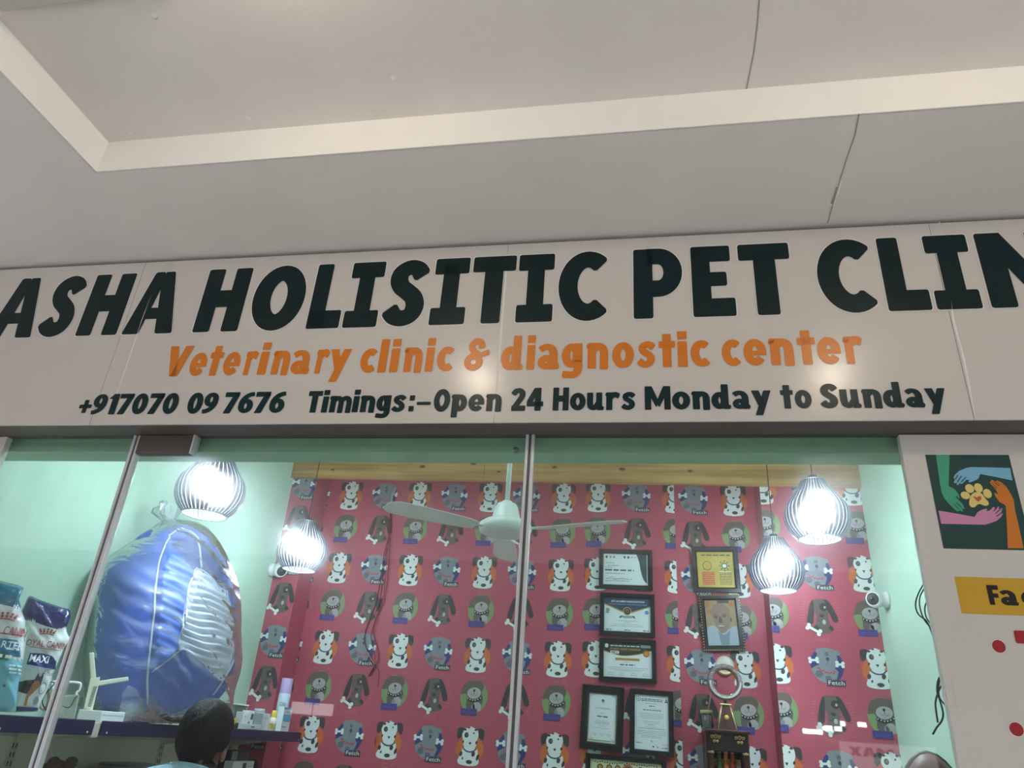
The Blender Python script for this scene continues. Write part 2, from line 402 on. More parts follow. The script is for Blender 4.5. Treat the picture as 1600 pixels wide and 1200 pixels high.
def glyph_polys(ch):
    out = []
    for g in GL[ch]:
        if g[0] == 'P': out.append(round_poly(g[1]))
        elif g[0] == 'Q': out.append([tuple(p) for p in g[1]])
        else:
            q = stroke_poly(g[1], g[2], g[3]); out += [[tuple(v) for v in p] for p in q]
            closed = (Vector(g[1][0][:2]) - Vector(g[1][-1][:2])).length < 1e-4
            if not closed:                       # softened stroke ends
                for e, nb in ((0, 1), (-1, -2)):
                    p0 = Vector(g[1][e][:2]); d = (p0 - Vector(g[1][nb][:2])).normalized(); nx = Vector((-d.y * g[2], d.x * g[3]))
                    k = .03
                    out.append([tuple(v) for v in (p0 + nx, p0 + nx * .75 + d * k, p0 - nx * .75 + d * k, p0 - nx)])
    return out
def glyph_box(ch):
    ps = [p for q in glyph_polys(ch) for p in q]
    return min(p[0] for p in ps), max(p[0] for p in ps)
def put_glyph(fl, ch, x0, x1, zb, cap, m, layer=0):
    a, b = glyph_box(ch); k = (x1 - x0) / (b - a)
    for q in glyph_polys(ch): fl.poly([(x0 + (p[0] - a) * k, zb + p[1] * cap) for p in q], m, layer)
def put_word(fl, word, x0, x1, zb, cap, m, layer=0, gap=.07):
    bx = [glyph_box(c) for c in word]; tot = sum(b - a for a, b in bx) + gap * (len(word) - 1)
    k = (x1 - x0) / tot; x = x0
    for c, (a, b) in zip(word, bx):
        put_glyph(fl, c, x, x + (b - a) * k, zb, cap, m, layer); x += (b - a + gap) * k

# ------------------------------------------------------------------ common colours
M_CEIL = mat('ceiling_paint', (222, 216, 210), .8, noise=.03, nscale=4, bump=.06, bscale=40)
M_TRAYSIDE = mat('tray_side_paint', (246, 243, 236), .7, noise=.02, nscale=6)
M_CRACK = mat('plaster_crack', (158, 151, 145), .9)
M_CRACKLIGHT = mat('plaster_flake', (238, 234, 230), .8)
M_VINYL = mat('sign_vinyl', (207, 201, 194), .2, noise=.015, nscale=3, bump=.02, bscale=9, spec=.45)
M_DARKGREEN = mat('sign_green_print', (13, 36, 38), .3, spec=.25)
M_ORANGE = mat('sign_orange_print', (214, 122, 32), .3, spec=.45)
M_EDGE = mat('print_white_edge', (226, 222, 214), .3)
M_BROWNMETAL = mat('brown_metal', (88, 78, 74), .5, noise=.08, nscale=9)
M_STEEL = mat('polished_steel', (212, 215, 217), .3, metal=.35)
M_STEELDARK = mat('dark_groove', (104, 108, 110), .4, metal=.5)
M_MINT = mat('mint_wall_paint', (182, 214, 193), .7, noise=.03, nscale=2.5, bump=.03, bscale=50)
M_MINTDK = mat('mint_bulkhead_shaded', (136, 178, 150), .75, noise=.05, nscale=3)  # wall mint with the bulkhead's dimness put into its colour
M_WHITEPL = mat('white_plastic', (226, 230, 228), .4)
M_OFFWHITE = mat('off_white_panel', (176, 176, 164), .7, noise=.03)
M_BLACK = mat('black_plastic', (16, 16, 18), .45)
M_FRAME = mat('black_frame_lacquer', (15, 15, 18), .35)
M_WOOD = wood_mat('pine_board', (150, 112, 62), (196, 156, 98), (.5, 6, 12))
M_DKWOOD = wood_mat('dark_varnished_wood', (40, 16, 12), (84, 38, 28), (9, 9, 1.2), .3)
M_NAVY = mat('navy_shelf_paint', (24, 27, 66), .4, noise=.06)
M_WIRE = mat('dark_wire', (30, 38, 36), .5)
M_REDWIRE = mat('red_wire', (112, 14, 26), .5)
M_PAPER = mat('white_paper', (232, 240, 244), .6)
M_PANE = glass_mat('shop_glass', haze=.09, gloss=1.1, smear=.0008)
M_PICGLASS = glass_mat('picture_glass', (1, 1, 1), haze=0, gloss=1.0)

# ------------------------------------------------------------------ the place: dimensions in metres
GY = 0.0                    # plane of the shop glass
SY = -0.10                  # face of the signboard
XL, XR = -2.355, 1.25       # side walls inside the shop
YB, YF = 2.60, 2.40         # back wall, and front of the two corner piers
ZIN = 3.40                  # ceiling inside
ZC, ZT = 3.085, 3.205       # veranda soffit and its raised tray
TX, TY = -1.645, -0.535     # left and rear edge of the tray

def struct(name, bm, mats, parent=None, base=None):
    o = obj(name, bm, mats, parent, base=base)
    if parent is None: o['kind'] = 'structure'
    return o
# floors
bm = B(); boxr(bm, -22, 22, -9.0, 4, -.12, 0); struct('floor', bm, mat('floor_tile', (206, 202, 196), .45, noise=.06, nscale=2))
# soffit with its raised tray, one continuous plaster surface
bm = B()
boxr(bm, -9, 9, TY, 0.0, ZC, ZT + .1)
boxr(bm, -9, TX, -4.6, TY, ZC, ZT + .1)
boxr(bm, TX, 9, -4.6, -3.6, ZC, ZT + .1)
boxr(bm, TX, 9, -3.6, TY, ZT, ZT + .1)
fl = Flat()
struct('ceiling', bm, [M_CEIL])
ceil = bpy.data.objects['ceiling']
# the tray's cream painted sides, its cracks and flakes
bm = B()
boxr(bm, TX, 9, TY - .004, TY + .001, ZC, ZT)
boxr(bm, TX - .001, TX + .004, -3.6, TY, ZC, ZT)
obj('tray_side', bm, M_TRAYSIDE, ceil)
def crack(pts, z, w, m, lay=0):
    f = Flat(); w3 = [onZ(x, y, z) for x, y in pts]
    f.line([(p.x, p.y) for p in w3], w, m); return f
for nm, pts, z, w, m in (
    ('crack', [(1187, -10), (1183, 40), (1178, 80), (1172, 110), (1166, 140)], ZT, .0035, M_CRACK),
    ('crack', [(1342, 178), (1336, 210), (1322, 250), (1312, 282), (1304, 310), (1293, 348)], ZC, .003, M_CRACK),
    ('crack', [(168, 227), (230, 221), (330, 211), (440, 203), (560, 194), (700, 183), (860, 168), (960, 158), (1166, 140), (1400, 121), (1600, 104)], ZT, .003, M_CRACK),
    ('plaster_flake', [(1313, 282), (1309, 297), (1303, 312), (1300, 322)], ZC, .012, M_CRACKLIGHT),
    ('plaster_flake', [(1308, 292), (1303, 308), (1299, 318)], ZC, .006, M_CRACK)):
    f = crack(pts, z, w, m)
    f.make(nm, lambda u, v, o, z=z: Vector((u, v, z - o - (.0006 if m is M_CRACK else 0))), ceil)
for x, y in ((241, 26), (387, 185), (616, 123), (203, 209), (305, 215)):
    p = onZ(x, y, ZT); bm = B(); lathe(bm, [(0, -.004), (.006, -.002), (.01, 0)], p, 10); obj('plaster_bump', bm, M_CEIL, ceil)
# grey access panel on the tray, only its dark rear edge shows in the corner of the photo
p = onZ(8, 9, ZT)
t = empty('access_panel', (p.x + .25, p.y - .32, ZT), 'flat grey panel with dark edge on the ceiling, at its top left corner', 'panel')
bm = B(); boxr(bm, p.x, p.x + .5, p.y - .64, p.y, ZT - .022, ZT - .008, .002); obj('cover', bm, mat('panel_grey', (190, 186, 180), .6), t, base=t.location)
bm = B(); boxr(bm, p.x + .012, p.x + .488, p.y - .63, p.y - .004, ZT - .008, ZT + .0); obj('gap_frame', bm, M_BLACK, t, base=t.location)

# walls of the shop
bm = B(); boxr(bm, XL - .12, XL, .14, YB + .12, 0, ZIN); struct('wall_left', bm, M_MINT)
bm = B(); boxr(bm, XR, XR + .12, .14, YB + .12, 0, ZIN); struct('wall_right', bm, M_MINT)
bm = B(); boxr(bm, XL - .12, XR + .12, .14, YB + .12, ZIN, ZIN + .1); struct('ceiling.001', bm, mat('shop_ceiling', (226, 228, 224), .8))
# bulkhead just behind the glass, the wall's green darkened to stand for weaker light
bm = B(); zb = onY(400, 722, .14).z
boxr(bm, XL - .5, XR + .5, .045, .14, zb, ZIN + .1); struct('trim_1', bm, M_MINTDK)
# wall above the shop front, behind the sign
bm = B(); boxr(bm, -6, 6, 0.012, .044, 2.44, ZIN + .1); struct('wall_front', bm, mat('dark_fascia_wall', (70, 66, 62), .8))
XLJ = onY(217.5, 685, GY).x; XMJ = onY(829, 690, GY).x; XRJ = .688; XLE = onY(13, 686, GY).x
bm = B(); boxr(bm, -6, XL - .52, .02, .098, 0, 2.44); boxr(bm, XR + .13, 6, .02, .098, 0, 2.44); struct('wall_front.001', bm, mat('shopfront_wall', (190, 186, 180), .8))
# opposite side of the walk, seen only as a reflection
bm = B(); boxr(bm, -22, 22, -9.2, -9.0, 0, 4.2); struct('wall_rear', bm, mat('opposite_wall', (64, 60, 58), .8, noise=.1, nscale=1.2))

# ------------------------------------------------------------------ back wall with the dog wallpaper
PAL = dict(red=mat('wallpaper_red', (176, 78, 96), .55, noise=.03, nscale=3), red2=mat('wallpaper_pale_red', (192, 104, 114), .55), dk=mat('print_charcoal', (54, 54, 58), .55), wh=mat('print_white', (222, 228, 226), .55),
           org=mat('print_orange', (206, 106, 48), .55), navy=mat('print_navy', (38, 58, 116), .55), gry=mat('print_grey', (128, 134, 142), .55), gry2=mat('print_dark_grey', (98, 102, 112), .55),
           brn=mat('print_brown', (98, 88, 82), .55), lgt=mat('print_pale_grey', (172, 168, 168), .55), grn=mat('print_green', (124, 150, 98), .55), vio=mat('print_violet', (66, 58, 130), .55), vio2=mat('print_pale_violet', (92, 84, 158), .55),
           rz=mat('print_bright_red', (190, 70, 76), .55), slate=mat('print_slate', (62, 68, 78), .55), blue=mat('print_collar_blue', (44, 70, 100), .55), ink=mat('print_black', (32, 32, 34), .55))
def bone(f, cx, cy, L, ang, m, ly, fat=.012):
    c, s = math.cos(ang), math.sin(ang); d = Vector((c, s)); n = Vector((-s, c)); p = Vector((cx, cy))
    f.poly([p - d * L / 2 + n * fat * .55, p + d * L / 2 + n * fat * .55, p + d * L / 2 - n * fat * .55, p - d * L / 2 - n * fat * .55], m, ly)
    for e in (-1, 1):
        for k in (-1, 1): q = p + d * e * L / 2 + n * k * fat * .75; f.ell(q.x, q.y, fat * .85, fat * .85, m, ly, 12)
def dalmatian(f, x, y):
    P = PAL
    def E(cx, cy, rx, ry, m, ly, rot=0): f.ell(x + cx, y + cy, rx, ry, m, ly, 18, rot)
    E(0, -.018, .083, .066, P['org'], 1)
    for k in range(13):
        u = -.078 + k * .013; h = math.sqrt(max(0, 1 - (u / .085) ** 2)) * .072
        f.rect(x + u - .0028, y - .018 - h, x + u + .0028, y - .018 + h, P['org'], 1)
    for s in (-1, 1):
        f.poly(round_poly([(x + s * .035, y + .086), (x + s * .052, y + .095), (x + s * .079, y + .088), (x + s * .081, y + .05), (x + s * .074, y + .026), (x + s * .045, y + .05)], .012), P['dk'], 2)
    f.poly(smoothpath([(x - .036, y - .012), (x - .045, y - .03), (x - .058, y - .06), (x - .066, y - .084), (x - .05, y - .099), (x, y - .105), (x + .046, y - .099), (x + .060, y - .08), (x + .052, y - .05), (x + .04, y - .012)], 5, True), P['wh'], 3)
    f.poly(smoothpath([(x - .036, y + .086), (x - .02, y + .092), (x, y + .1), (x + .02, y + .092), (x + .04, y + .084), (x + .047, y + .055), (x + .04, y + .028), (x + .037, y - .0), (x + .02, y - .018), (x, y - .022), (x - .02, y - .018), (x - .037, y + .0), (x - .043, y + .03), (x - .05, y + .055)], 5, True), P['wh'], 4)
    f.line(smoothpath([(x - .042, y - .012), (x - .02, y - .028), (x + .004, y - .032), (x + .025, y - .027), (x + .041, y - .012)], 5), .0075, P['blue'], 5)
    E(-.024, .054, .0125, .0145, P['dk'], 5); E(-.021, .055, .0055, .0065, P['gry2'], 6); E(.019, .066, .005, .005, P['dk'], 5)
    f.poly([(x - .007, y + .016), (x - .004, y + .019), (x + .001, y + .017), (x + .006, y + .019), (x + .009, y + .015), (x + .004, y + .007), (x + .001, y + .003), (x - .003, y + .008)], P['dk'], 5)
    for a, b, rx, ry in ((-.034, .082, .008, .006), (-.012, .093, .007, .004), (.03, .084, .009, .006), (-.041, .018, .005, .008), (.038, .018, .006, .009), (-.049, -.045, .009, .014), (.024, -.042, .0105, .014), (.051, -.058, .008, .017), (-.037, -.068, .0045, .008), (.003, -.084, .018, .0105)):
        E(a, b, rx, ry, P['dk'], 5, -.3 if rx < ry else 0)
def bulldog(f, x, y):
    P = PAL
    def E(cx, cy, rx, ry, m, ly, rot=0): f.ell(x + cx, y + cy, rx, ry, m, ly, 24, rot)
    E(0, 0, .085, .09, P['navy'], 1)
    f.poly([(x + .085 * math.cos(a), y + .09 * math.sin(a)) for a in [math.radians(v) for v in range(192, 302, 8)]] + [(x + .055, y - .03), (x + .03, y - .005), (x - .05, y - .0)], P['gry'], 2)
    f.poly(smoothpath([(x - .047, y + .05), (x - .03, y + .084), (x + .006, y + .09), (x + .045, y + .078), (x + .056, y + .04), (x + .05, y - .0), (x + .02, y - .022), (x - .018, y - .018), (x - .046, y + .01)], 5, True), P['gry'], 3)
    E(-.036, .073, .017, .013, P['gry'], 4, .5); E(.057, .066, .017, .013, P['gry'], 4, -.5)
    E(.004, .058, .011, .011, P['gry2'], 5); E(.006, .032, .0085, .01, P['slate'], 5)
    f.line([(x + .006, y + .03), (x + .006, y + .012), (x - .008, y + .004)], .003, P['gry2'], 5)
    pts = [(x - .052 + k * .0098, y - .014 - .024 * math.sin(k / 9 * 2.2) + (.005 if k % 2 else -.005)) for k in range(10)]
    f.line(pts, .0075, P['rz'], 5)
    E(-.045, -.045, .02, .018, P['gry2'], 4, .4); E(.0, -.062, .016, .01, P['gry2'], 4)
    bone(f, x - .066, y + .024, .038, .05, P['wh'], 5, .0105); bone(f, x + .066, y + .008, .03, -.1, P['wh'], 5, .0105)
    f.rect(x - .012, y - .102, x + .085, y - .07, P['slate'], 6)
    f.text('Fetch', x + .037, y - .085, .021, P['wh'], 7, width=.08)
def scruffy(f, x, y):
    P = PAL
    def E(cx, cy, rx, ry, m, ly, rot=0): f.ell(x + cx, y + cy, rx, ry, m, ly, 24, rot)
    E(0, .01, .084, .092, P['grn'], 1)
    f.poly(smoothpath([(x - .082, y + .02), (x - .06, y + .078), (x - .015, y + .098), (x + .035, y + .094), (x + .058, y + .066), (x + .046, y + .03), (x + .056, y + .0), (x + .048, y - .035), (x + .03, y - .06), (x + .0, y - .07), (x - .03, y - .072), (x - .044, y - .04), (x - .04, y + .0), (x - .052, y + .022)], 4, True), P['brn'], 2)
    E(.002, .03, .045, .034, P['brn'], 3); E(.0, .028, .042, .031, P['lgt'], 4, .12)
    E(.0, .042, .007, .007, P['ink'], 5)
    f.line([(x, y + .04), (x + .001, y + .024)], .003, P['ink'], 5)
    f.line(smoothpath([(x - .02, y + .024), (x - .008, y + .014), (x + .001, y + .022), (x + .01, y + .013), (x + .022, y + .026)], 4), .0022, P['gry2'], 5)
    f.line(smoothpath([(x - .042, y + .0), (x - .02, y - .013), (x + .01, y - .015), (x + .035, y - .004), (x + .048, y + .008)], 4), .0135, P['ink'], 5)
    for k in range(6): E(-.036 + k * .0155, -.003 - .012 * math.sin(k / 5 * PI) + k * .0012, .0032, .0032, P['wh'], 6)
    E(.022, -.043, .026, .024, P['lgt'], 4); E(.0, -.05, .012, .018, P['gry'], 4); E(.035, -.058, .014, .01, P['lgt'], 4)
    f.rect(x - .072, y - .094, x + .026, y - .058, P['vio'], 6); f.text('Woof', x - .023, y - .077, .02, P['vio2'], 7, width=.08)
def hound(f, x, y):
    P = PAL
    for k in range(11):
        v = y + .078 - k * .0145; e = .018 * math.sin(k / 10 * PI)
        for s, o in ((-1, .078), (1, .082)): f.rect(x + s * (o + e) - .013, v, x + s * (o + e) + .009, v + .003, P['red2'], 1)
    f.poly(smoothpath([(x - .036, y + .09), (x - .006, y + .097), (x + .028, y + .093), (x + .045, y + .05), (x + .036, y + .0), (x + .042, y - .04), (x + .06, y - .062), (x + .03, y - .084), (x - .03, y - .088), (x - .062, y - .066), (x - .034, y - .04), (x - .026, y - .0), (x - .037, y + .045)], 5, True), P['brn'], 2)
    f.poly(smoothpath([(x - .036, y + .09), (x - .052, y + .07), (x - .068, y + .02), (x - .078, y - .03), (x - .066, y - .045), (x - .048, y - .036), (x - .038, y + .01), (x - .034, y + .05)], 5, True), P['dk'], 3)
    f.poly(smoothpath([(x + .026, y + .094), (x + .05, y + .082), (x + .074, y + .03), (x + .087, y - .01), (x + .078, y - .026), (x + .06, y - .022), (x + .044, y + .02), (x + .034, y + .05)], 5, True), P['dk'], 3)
    f.ell(x + .017, y + .053, .021, .021, P['dk'], 4); f.ell(x + .023, y + .052, .006, .007, P['lgt'], 5); f.ell(x + .002, y + .006, .013, .009, P['dk'], 4)
    f.line(smoothpath([(x - .03, y - .01), (x - .012, y - .024), (x + .006, y - .014), (x + .02, y - .022)], 4), .003, P['dk'], 4)
    f.ell(x + .011, y - .027, .0095, .013, P['lgt'], 5)
    f.poly([(x - .05, y - .06), (x - .03, y - .042), (x - .004, y - .07), (x - .02, y - .086)], P['dk'], 3)
    f.poly([(x + .03, y - .06), (x + .042, y - .042), (x + .058, y - .062), (x + .046, y - .074)], P['dk'], 3)
    bone(f, x - .047, y - .069, .064, -.5, P['wh'], 6, .0125)
fl = Flat()
ROWZ = [3.066, 2.828, 2.568, 2.322, 2.070, 1.824, 1.571, 1.324, 1.074, .824, .574, .324]
CLIPS = []
def dogs(x0, x1, dalx, dz=0.0, k=1.0):
    """one strip of paper between x0 and x1; motifs are cut at its edges"""
    f = Flat(); PX = .2465 * k
    n0 = int((x0 - dalx) / PX) - 2
    for r, z in enumerate(ROWZ):
        for n in range(n0, n0 + 14):
            cx = dalx + n * PX; cz = 1.6 + (z + dz - 1.6)
            if cx < x0 - .11 or cx > x1 + .11: continue
            if r % 2 == 0: (dalmatian if n % 2 == 0 else bulldog)(f, cx, cz)
            else: (scruffy if n % 2 == 0 else hound)(f, cx, cz)
            if n % 2 and r % 2: f.text('Woof', cx - .01, cz - .118, .022, PAL['red2'], 1, width=.07)
            if n % 2 == 0 and r % 2 == 0: f.text('grr gr', cx + .02, cz - .125, .016, PAL['red2'], 1, width=.09)
    # clip to the strip
    out = Flat(); out.mats = f.mats
    for pts, mi, ly in f.polys:
        for side, lim in ((1, x0), (-1, x1)):
            q = []
            for i in range(len(pts)):
                a, b = pts[i - 1], pts[i]; ia, ib = side * (a[0] - lim) >= 0, side * (b[0] - lim) >= 0
                if ia != ib: tt = (lim - a[0]) / (b[0] - a[0]); q.append((lim, a[1] + (b[1] - a[1]) * tt))
                if ib: q.append(b)
            pts = q
            if len(pts) < 3: break
        if len(pts) >= 3: out.polys.append((pts, mi, ly))
    return out
CLX, CRX = -2.18, .682      # inner corners of the piers
bm = B()
boxr(bm, XL - .12, XR + .12, YB, YB + .12, 0, ZIN)
boxr(bm, XL, CLX, YF, YB, 0, ZIN); boxr(bm, CRX, XR, YF, YB, 0, ZIN)
wb = struct('wall_back', bm, PAL['red'])
PB1, PB2 = -.418, .183
def paper(x0, x1, y, dalx, dz=0.0, k=1.0):
    o = dogs(x0, x1, dalx, dz, k)
    o.rect(x0, .05, x1, ZIN - .05, PAL['red'], 0)
    return o.make('wallpaper', lambda u, v, w: Vector((u, y - w, v)), wb, off=.001)
paper(CLX + .0, PB1, YB, -2.006 + .2465 * 0)
paper(PB1, PB2, YB, -.302, .012)
paper(PB2, CRX, YB, .549, 0)
paper(CRX, XR, YF, onY(1215, 1038, YF).x, onY(1295, 1040, YF).z - ROWZ[4], 1.03)
paper(XL, CLX, YF, onY(425, 1013, YF).x + .2465 * 1.03, .0, 1.03)
# rough dark edge strip on the right pier's corner
# pine pelmet across the top of the papered wall
zl, zr = onY(460, 746, 2.37).z, onY(1175, 758.5, 2.37).z
xl, xr = onY(460, 746, 2.37).x, onY(1175, 758.5, 2.37).x
sl = (zr - zl) / (xr - xl); z0 = zl + (XL - xl) * sl; z1 = zl + (XR - xl) * sl
bm = B()
vs = [bm.verts.new(v) for v in ((XL, 2.36, z0), (XR, 2.36, z1), (XR, 2.36, ZIN), (XL, 2.36, ZIN), (XL, 2.392, z0), (XR, 2.392, z1), (XR, 2.392, ZIN), (XL, 2.392, ZIN))]
for q in ((0, 1, 2, 3), (7, 6, 5, 4), (4, 5, 1, 0), (3, 2, 6, 7), (0, 3, 7, 4), (5, 6, 2, 1)): bm.faces.new([vs[i] for i in q])
pel = struct('trim_2', bm, M_WOOD)
fk = Flat(); mk = mat('wood_knot', (92, 62, 34), .6)
for x, y, rx in ((866, 730, .018), (972, 733, .02), (1078, 736, .015), (660, 729, .02), (740, 724, .022), (779, 737, .012), (520, 734, .012)):
    p = onY(x, y, 2.36); fk.ell(p.x, p.z, rx, rx * .55, mk, 0, 14); fk.ell(p.x, p.z, rx * .55, rx * .3, PAL['ink'], 1, 10)
p = onY(757, 730, 2.36); fk.rect(p.x - .0012, p.z - .2, p.x + .0012, p.z + .2, mk, 0)
fk.make('wood_knots', lambda u, v, w: Vector((u, 2.36 - w, v)), pel)

# ------------------------------------------------------------------ shop glass
def pane(name, x0, x1, extra=None, y=0.0):
    bm = B(); boxr(bm, x0, x1, y - .005, y + .005, .02, 2.428)
    return obj(name, bm, M_PANE)
w1 = pane('window_1', XLE, XLJ - .012); w1['kind'] = 'structure'
d1 = pane('door_1', XLJ + .012, XMJ - .012); d1['kind'] = 'structure'
w2 = pane('window_2', XMJ + .012, XRJ); w2['kind'] = 'structure'
q0, q1 = onY(217.5, 684, -.012), onY(296, 709, -.012)
bm = B(); boxr(bm, q0.x + .004, q1.x, -.016, .016, q1.z, 2.43, .003); obj('pivot_patch', bm, M_BROWNMETAL, d1)
bm = B(); boxr(bm, q1.x, q1.x + .006, -.017, .017, q1.z, 2.43, .001); obj('patch_end_cap', bm, M_STEEL, d1)
p = onY(806, 703, -.006); bm = B(); lathe(bm, [(0, .006), (.008, .005), (.01, 0), (0, -.0)], p, 16, axis=rot_to((0, -1, 0))); obj('glass_stud', bm, M_STEELDARK, d1)
for k, (xc, nm) in enumerate(((XLJ, 'trim_3'), (XMJ, 'trim_4'))):
    bm = B()
    boxr(bm, xc - .013, xc - .004, -.012, .012, 0.0, 2.43, .002); boxr(bm, xc + .004, xc + .013, -.012, .012, 0.0, 2.43, .002)
    boxr(bm, xc - .004, xc + .004, -.006, .006, 0.0, 2.43, 0, 1)
    struct(nm, bm, [M_STEEL, M_STEELDARK])

# ------------------------------------------------------------------ the signboard
ZS0, ZS1 = 2.430, 3.068
SX0, SX1 = -2.95, 2.15
sb = empty('signboard', (0, SY, ZS0), 'long cream shop sign with green and orange lettering under the soffit', 'sign')
bm = B(); boxr(bm, SX0, SX1, SY + .004, -.002, ZS0 + .001, ZS1 - .012)
obj('sign_case', bm, M_BROWNMETAL, sb, base=sb.location)
seams = [SX0, onY(190, 520, SY).x, onY(783, 520, SY).x, onY(1500, 560, SY).x, SX1]
for a, b in zip(seams, seams[1:]):
    bm = B(); nx = 24
    # each sheet of vinyl swells a little and turns in at its joints
    rows = []
    for j in range(9):
        z = ZS0 + (ZS1 - ZS0) * j / 8; row = []
        for i in range(nx + 1):
            u = i / nx; e = min(u, 1 - u) * (b - a)
            y = SY
            row.append(bm.verts.new((a + (b - a) * u if 0 < i < nx else (a + .0006 if i == 0 else b - .0006), y, z)))
        rows.append(row)
    # extra columns right at the joints
    for r0, r1 in zip(rows, rows[1:]):
        for i in range(nx): bm.faces.new((r0[i], r0[i + 1], r1[i + 1], r1[i]))
    rim = [rows[0], rows[-1]]
    for rw, fl_ in ((rows[0], 1), (rows[-1], 0)):
        bk = [bm.verts.new((v.co.x, SY + .006, v.co.z)) for v in rw]
        for i in range(nx):
            q = (rw[i], bk[i], bk[i + 1], rw[i + 1]); bm.faces.new(q if fl_ else q[::-1])
    obj('face_sheet', bm, M_VINYL, sb, base=sb.location)
# white creases where the sheets were folded
for pts, w in (([(795, 386), (790, 430), (783, 520), (776, 610), (770, 658)], .0075), ([(1468, 346), (1490, 500), (1506, 560), (1524, 652)], .006), ([(256, 409), (222, 500), (166, 664)], .0035)):
    bm = B(); tube(bm, [onY(x, y, SY) + Vector((0, w * .6 - .0017, 0)) for x, y in pts], [w * .35] + [w * .6] * (len(pts) - 2) + [w * .35], 8)
    obj('crease', bm, mat('crease_vinyl', (232, 228, 222), .25), sb, base=sb.location)
def sx(x, y): return onY(x, y, SY).x
def sz(x, y): return onY(x, y, SY).z
def letters(name, m, fill):
    f = Flat(); fill(f, m)
    return f.make(name, lambda u, v, w: Vector((u, SY - w, v)), sb, base=sb.location, off=.0008)
def line1(f, m):
    zb = (sz(129, 524) + sz(1100, 497) + sz(1480, 483.5)) / 3; cap = (sz(376, 413.5) + sz(1110, 388) + sz(1545, 369)) / 3 - zb
    A2 = (sx(190.5, 521), sx(268, 519)); wA = A2[1] - A2[0]
    L = [('A', sx(47.5, 526) - wA, sx(47.5, 526)), ('S', sx(57, 517.5), sx(121.5, 484)), ('H', sx(117.5, 524), sx(182, 522)), ('A',) + A2,
         ('H', sx(300.5, 518), sx(371, 516)), ('O', sx(391, 485), sx(480, 450)), ('L', sx(477.5, 512.5), sx(531, 500)), ('I', sx(534.5, 510), sx(589.5, 497.5)),
         ('S', sx(596, 497.5), sx(666, 467.5)), ('I', sx(669.5, 505), sx(726, 495)), ('T', sx(739, 427.5), sx(807, 417.5)), ('I', sx(805, 500), sx(863, 492.5)),
         ('C', sx(872.5, 455), sx(947.5, 492.5)), ('P', sx(990, 470), sx(1066, 430)), ('E', sx(1082.5, 470), sx(1151, 490)), ('T', sx(1152.5, 397.5), sx(1233, 400)),
         ('C', sx(1276, 425), sx(1372, 477.5)), ('L', sx(1372.5, 400), sx(1455, 472.5)), ('I', sx(1460, 462.5), sx(1534, 472.5))]
    n0 = sx(1535, 425); L += [('N', n0, n0 + .2), ('I', n0 + .215, n0 + .355), ('C', n0 + .37, n0 + .54)]
    for c, a, b in L:
        put_glyph(f, c, a - .003, b + .003, zb - .003, cap + .006, M_EDGE, 0); put_glyph(f, c, a, b, zb, cap, m, 1)
def line2(f, m):
    zb = (sz(268, 587) + sz(589, 582) + sz(834, 579) + sz(1316, 570)) / 4; cap = sz(287, 539.5) - sz(268, 587)
    D = [('V', 268, 542, 304.5, 539.5), ('e', 296, 575, 325.5, 560), ('t', 329.5, 557.5, 351, 552.5), ('e', 348, 575, 378, 557.5), ('r', 378, 585.5, 405, 552.5), ('i', 401, 584.5, 414, 584.5),
         ('n', 421, 584, 449, 583), ('a', 454, 575, 484, 576), ('r', 489.5, 584, 516, 552.5), ('y', 517.5, 550, 550, 547), ('c', 562, 572.5, 589.5, 552), ('l', 589, 582, 602, 582), ('i', 607.5, 581, 620.5, 581),
         ('n', 628, 581, 657.5, 581), ('i', 663, 581, 675.5, 581), ('c', 682, 569, 710, 547.5), ('&', 724.5, 570, 765.5, 551), ('d', 782.5, 565, 817, 574), ('i', 822, 579, 834.5, 579), ('a', 840, 566, 874, 570),
         ('g', 878, 557.5, 910.5, 547.5), ('n', 916.5, 545, 950.4, 575), ('o', 956.4, 558.5, 990.6, 557), ('s', 995.4, 567.5, 1024.5, 563), ('t', 1029, 539, 1055, 540.5), ('i', 1059, 554, 1074, 554), ('c', 1079, 555.5, 1109, 569),
         ('c', 1128, 554, 1157.5, 567.5), ('e', 1161.6, 551, 1197, 545), ('n', 1200, 537.5, 1242.6, 570.5), ('t', 1245, 536, 1273, 536), ('e', 1277, 549.5, 1313.4, 545), ('r', 1316.4, 533, 1347, 534.5)]
    for c, xa, ya, xb, yb in D: put_glyph(f, c, sx(xa, ya), sx(xb, yb), zb, cap, m, 1)
def line3(f, m):
    zb = (sz(300, 645) + sz(860, 641) + sz(1300, 641)) / 3; cap = sz(880, 605.5) - sz(868, 641.5)
    D = [('+917070', 126, 631, 283, 617), ('09', 292, 637.5, 344, 617.5), ('7676', 353.7, 615, 446, 627), ('Timings', 483.6, 614, 635.5, 620), (':', 638, 641, 649.7, 614), ('-', 651.4, 630.6, 673.3, 630.6),
         ('Open', 677.7, 630.6, 783, 642.4), ('24', 797.5, 641, 848.8, 634), ('Hours', 863.3, 641, 993, 634), ('Monday', 1007.6, 635, 1204, 614), ('to', 1219, 615.5, 1268.6, 628.5), ('Sunday', 1282, 632, 1475.6, 609)]
    for w, xa, ya, xb, yb in D: put_word(f, w, sx(xa, ya), sx(xb, yb), zb, cap, m, 1, gap=.035 if w[0] in '+07' else .055)
letters('title_lettering', M_DARKGREEN, line1)
letters('subtitle_lettering', M_ORANGE, line2)
letters('contact_lettering', mat('contact_green_print', (15, 43, 47), .3, spec=.25), line3)

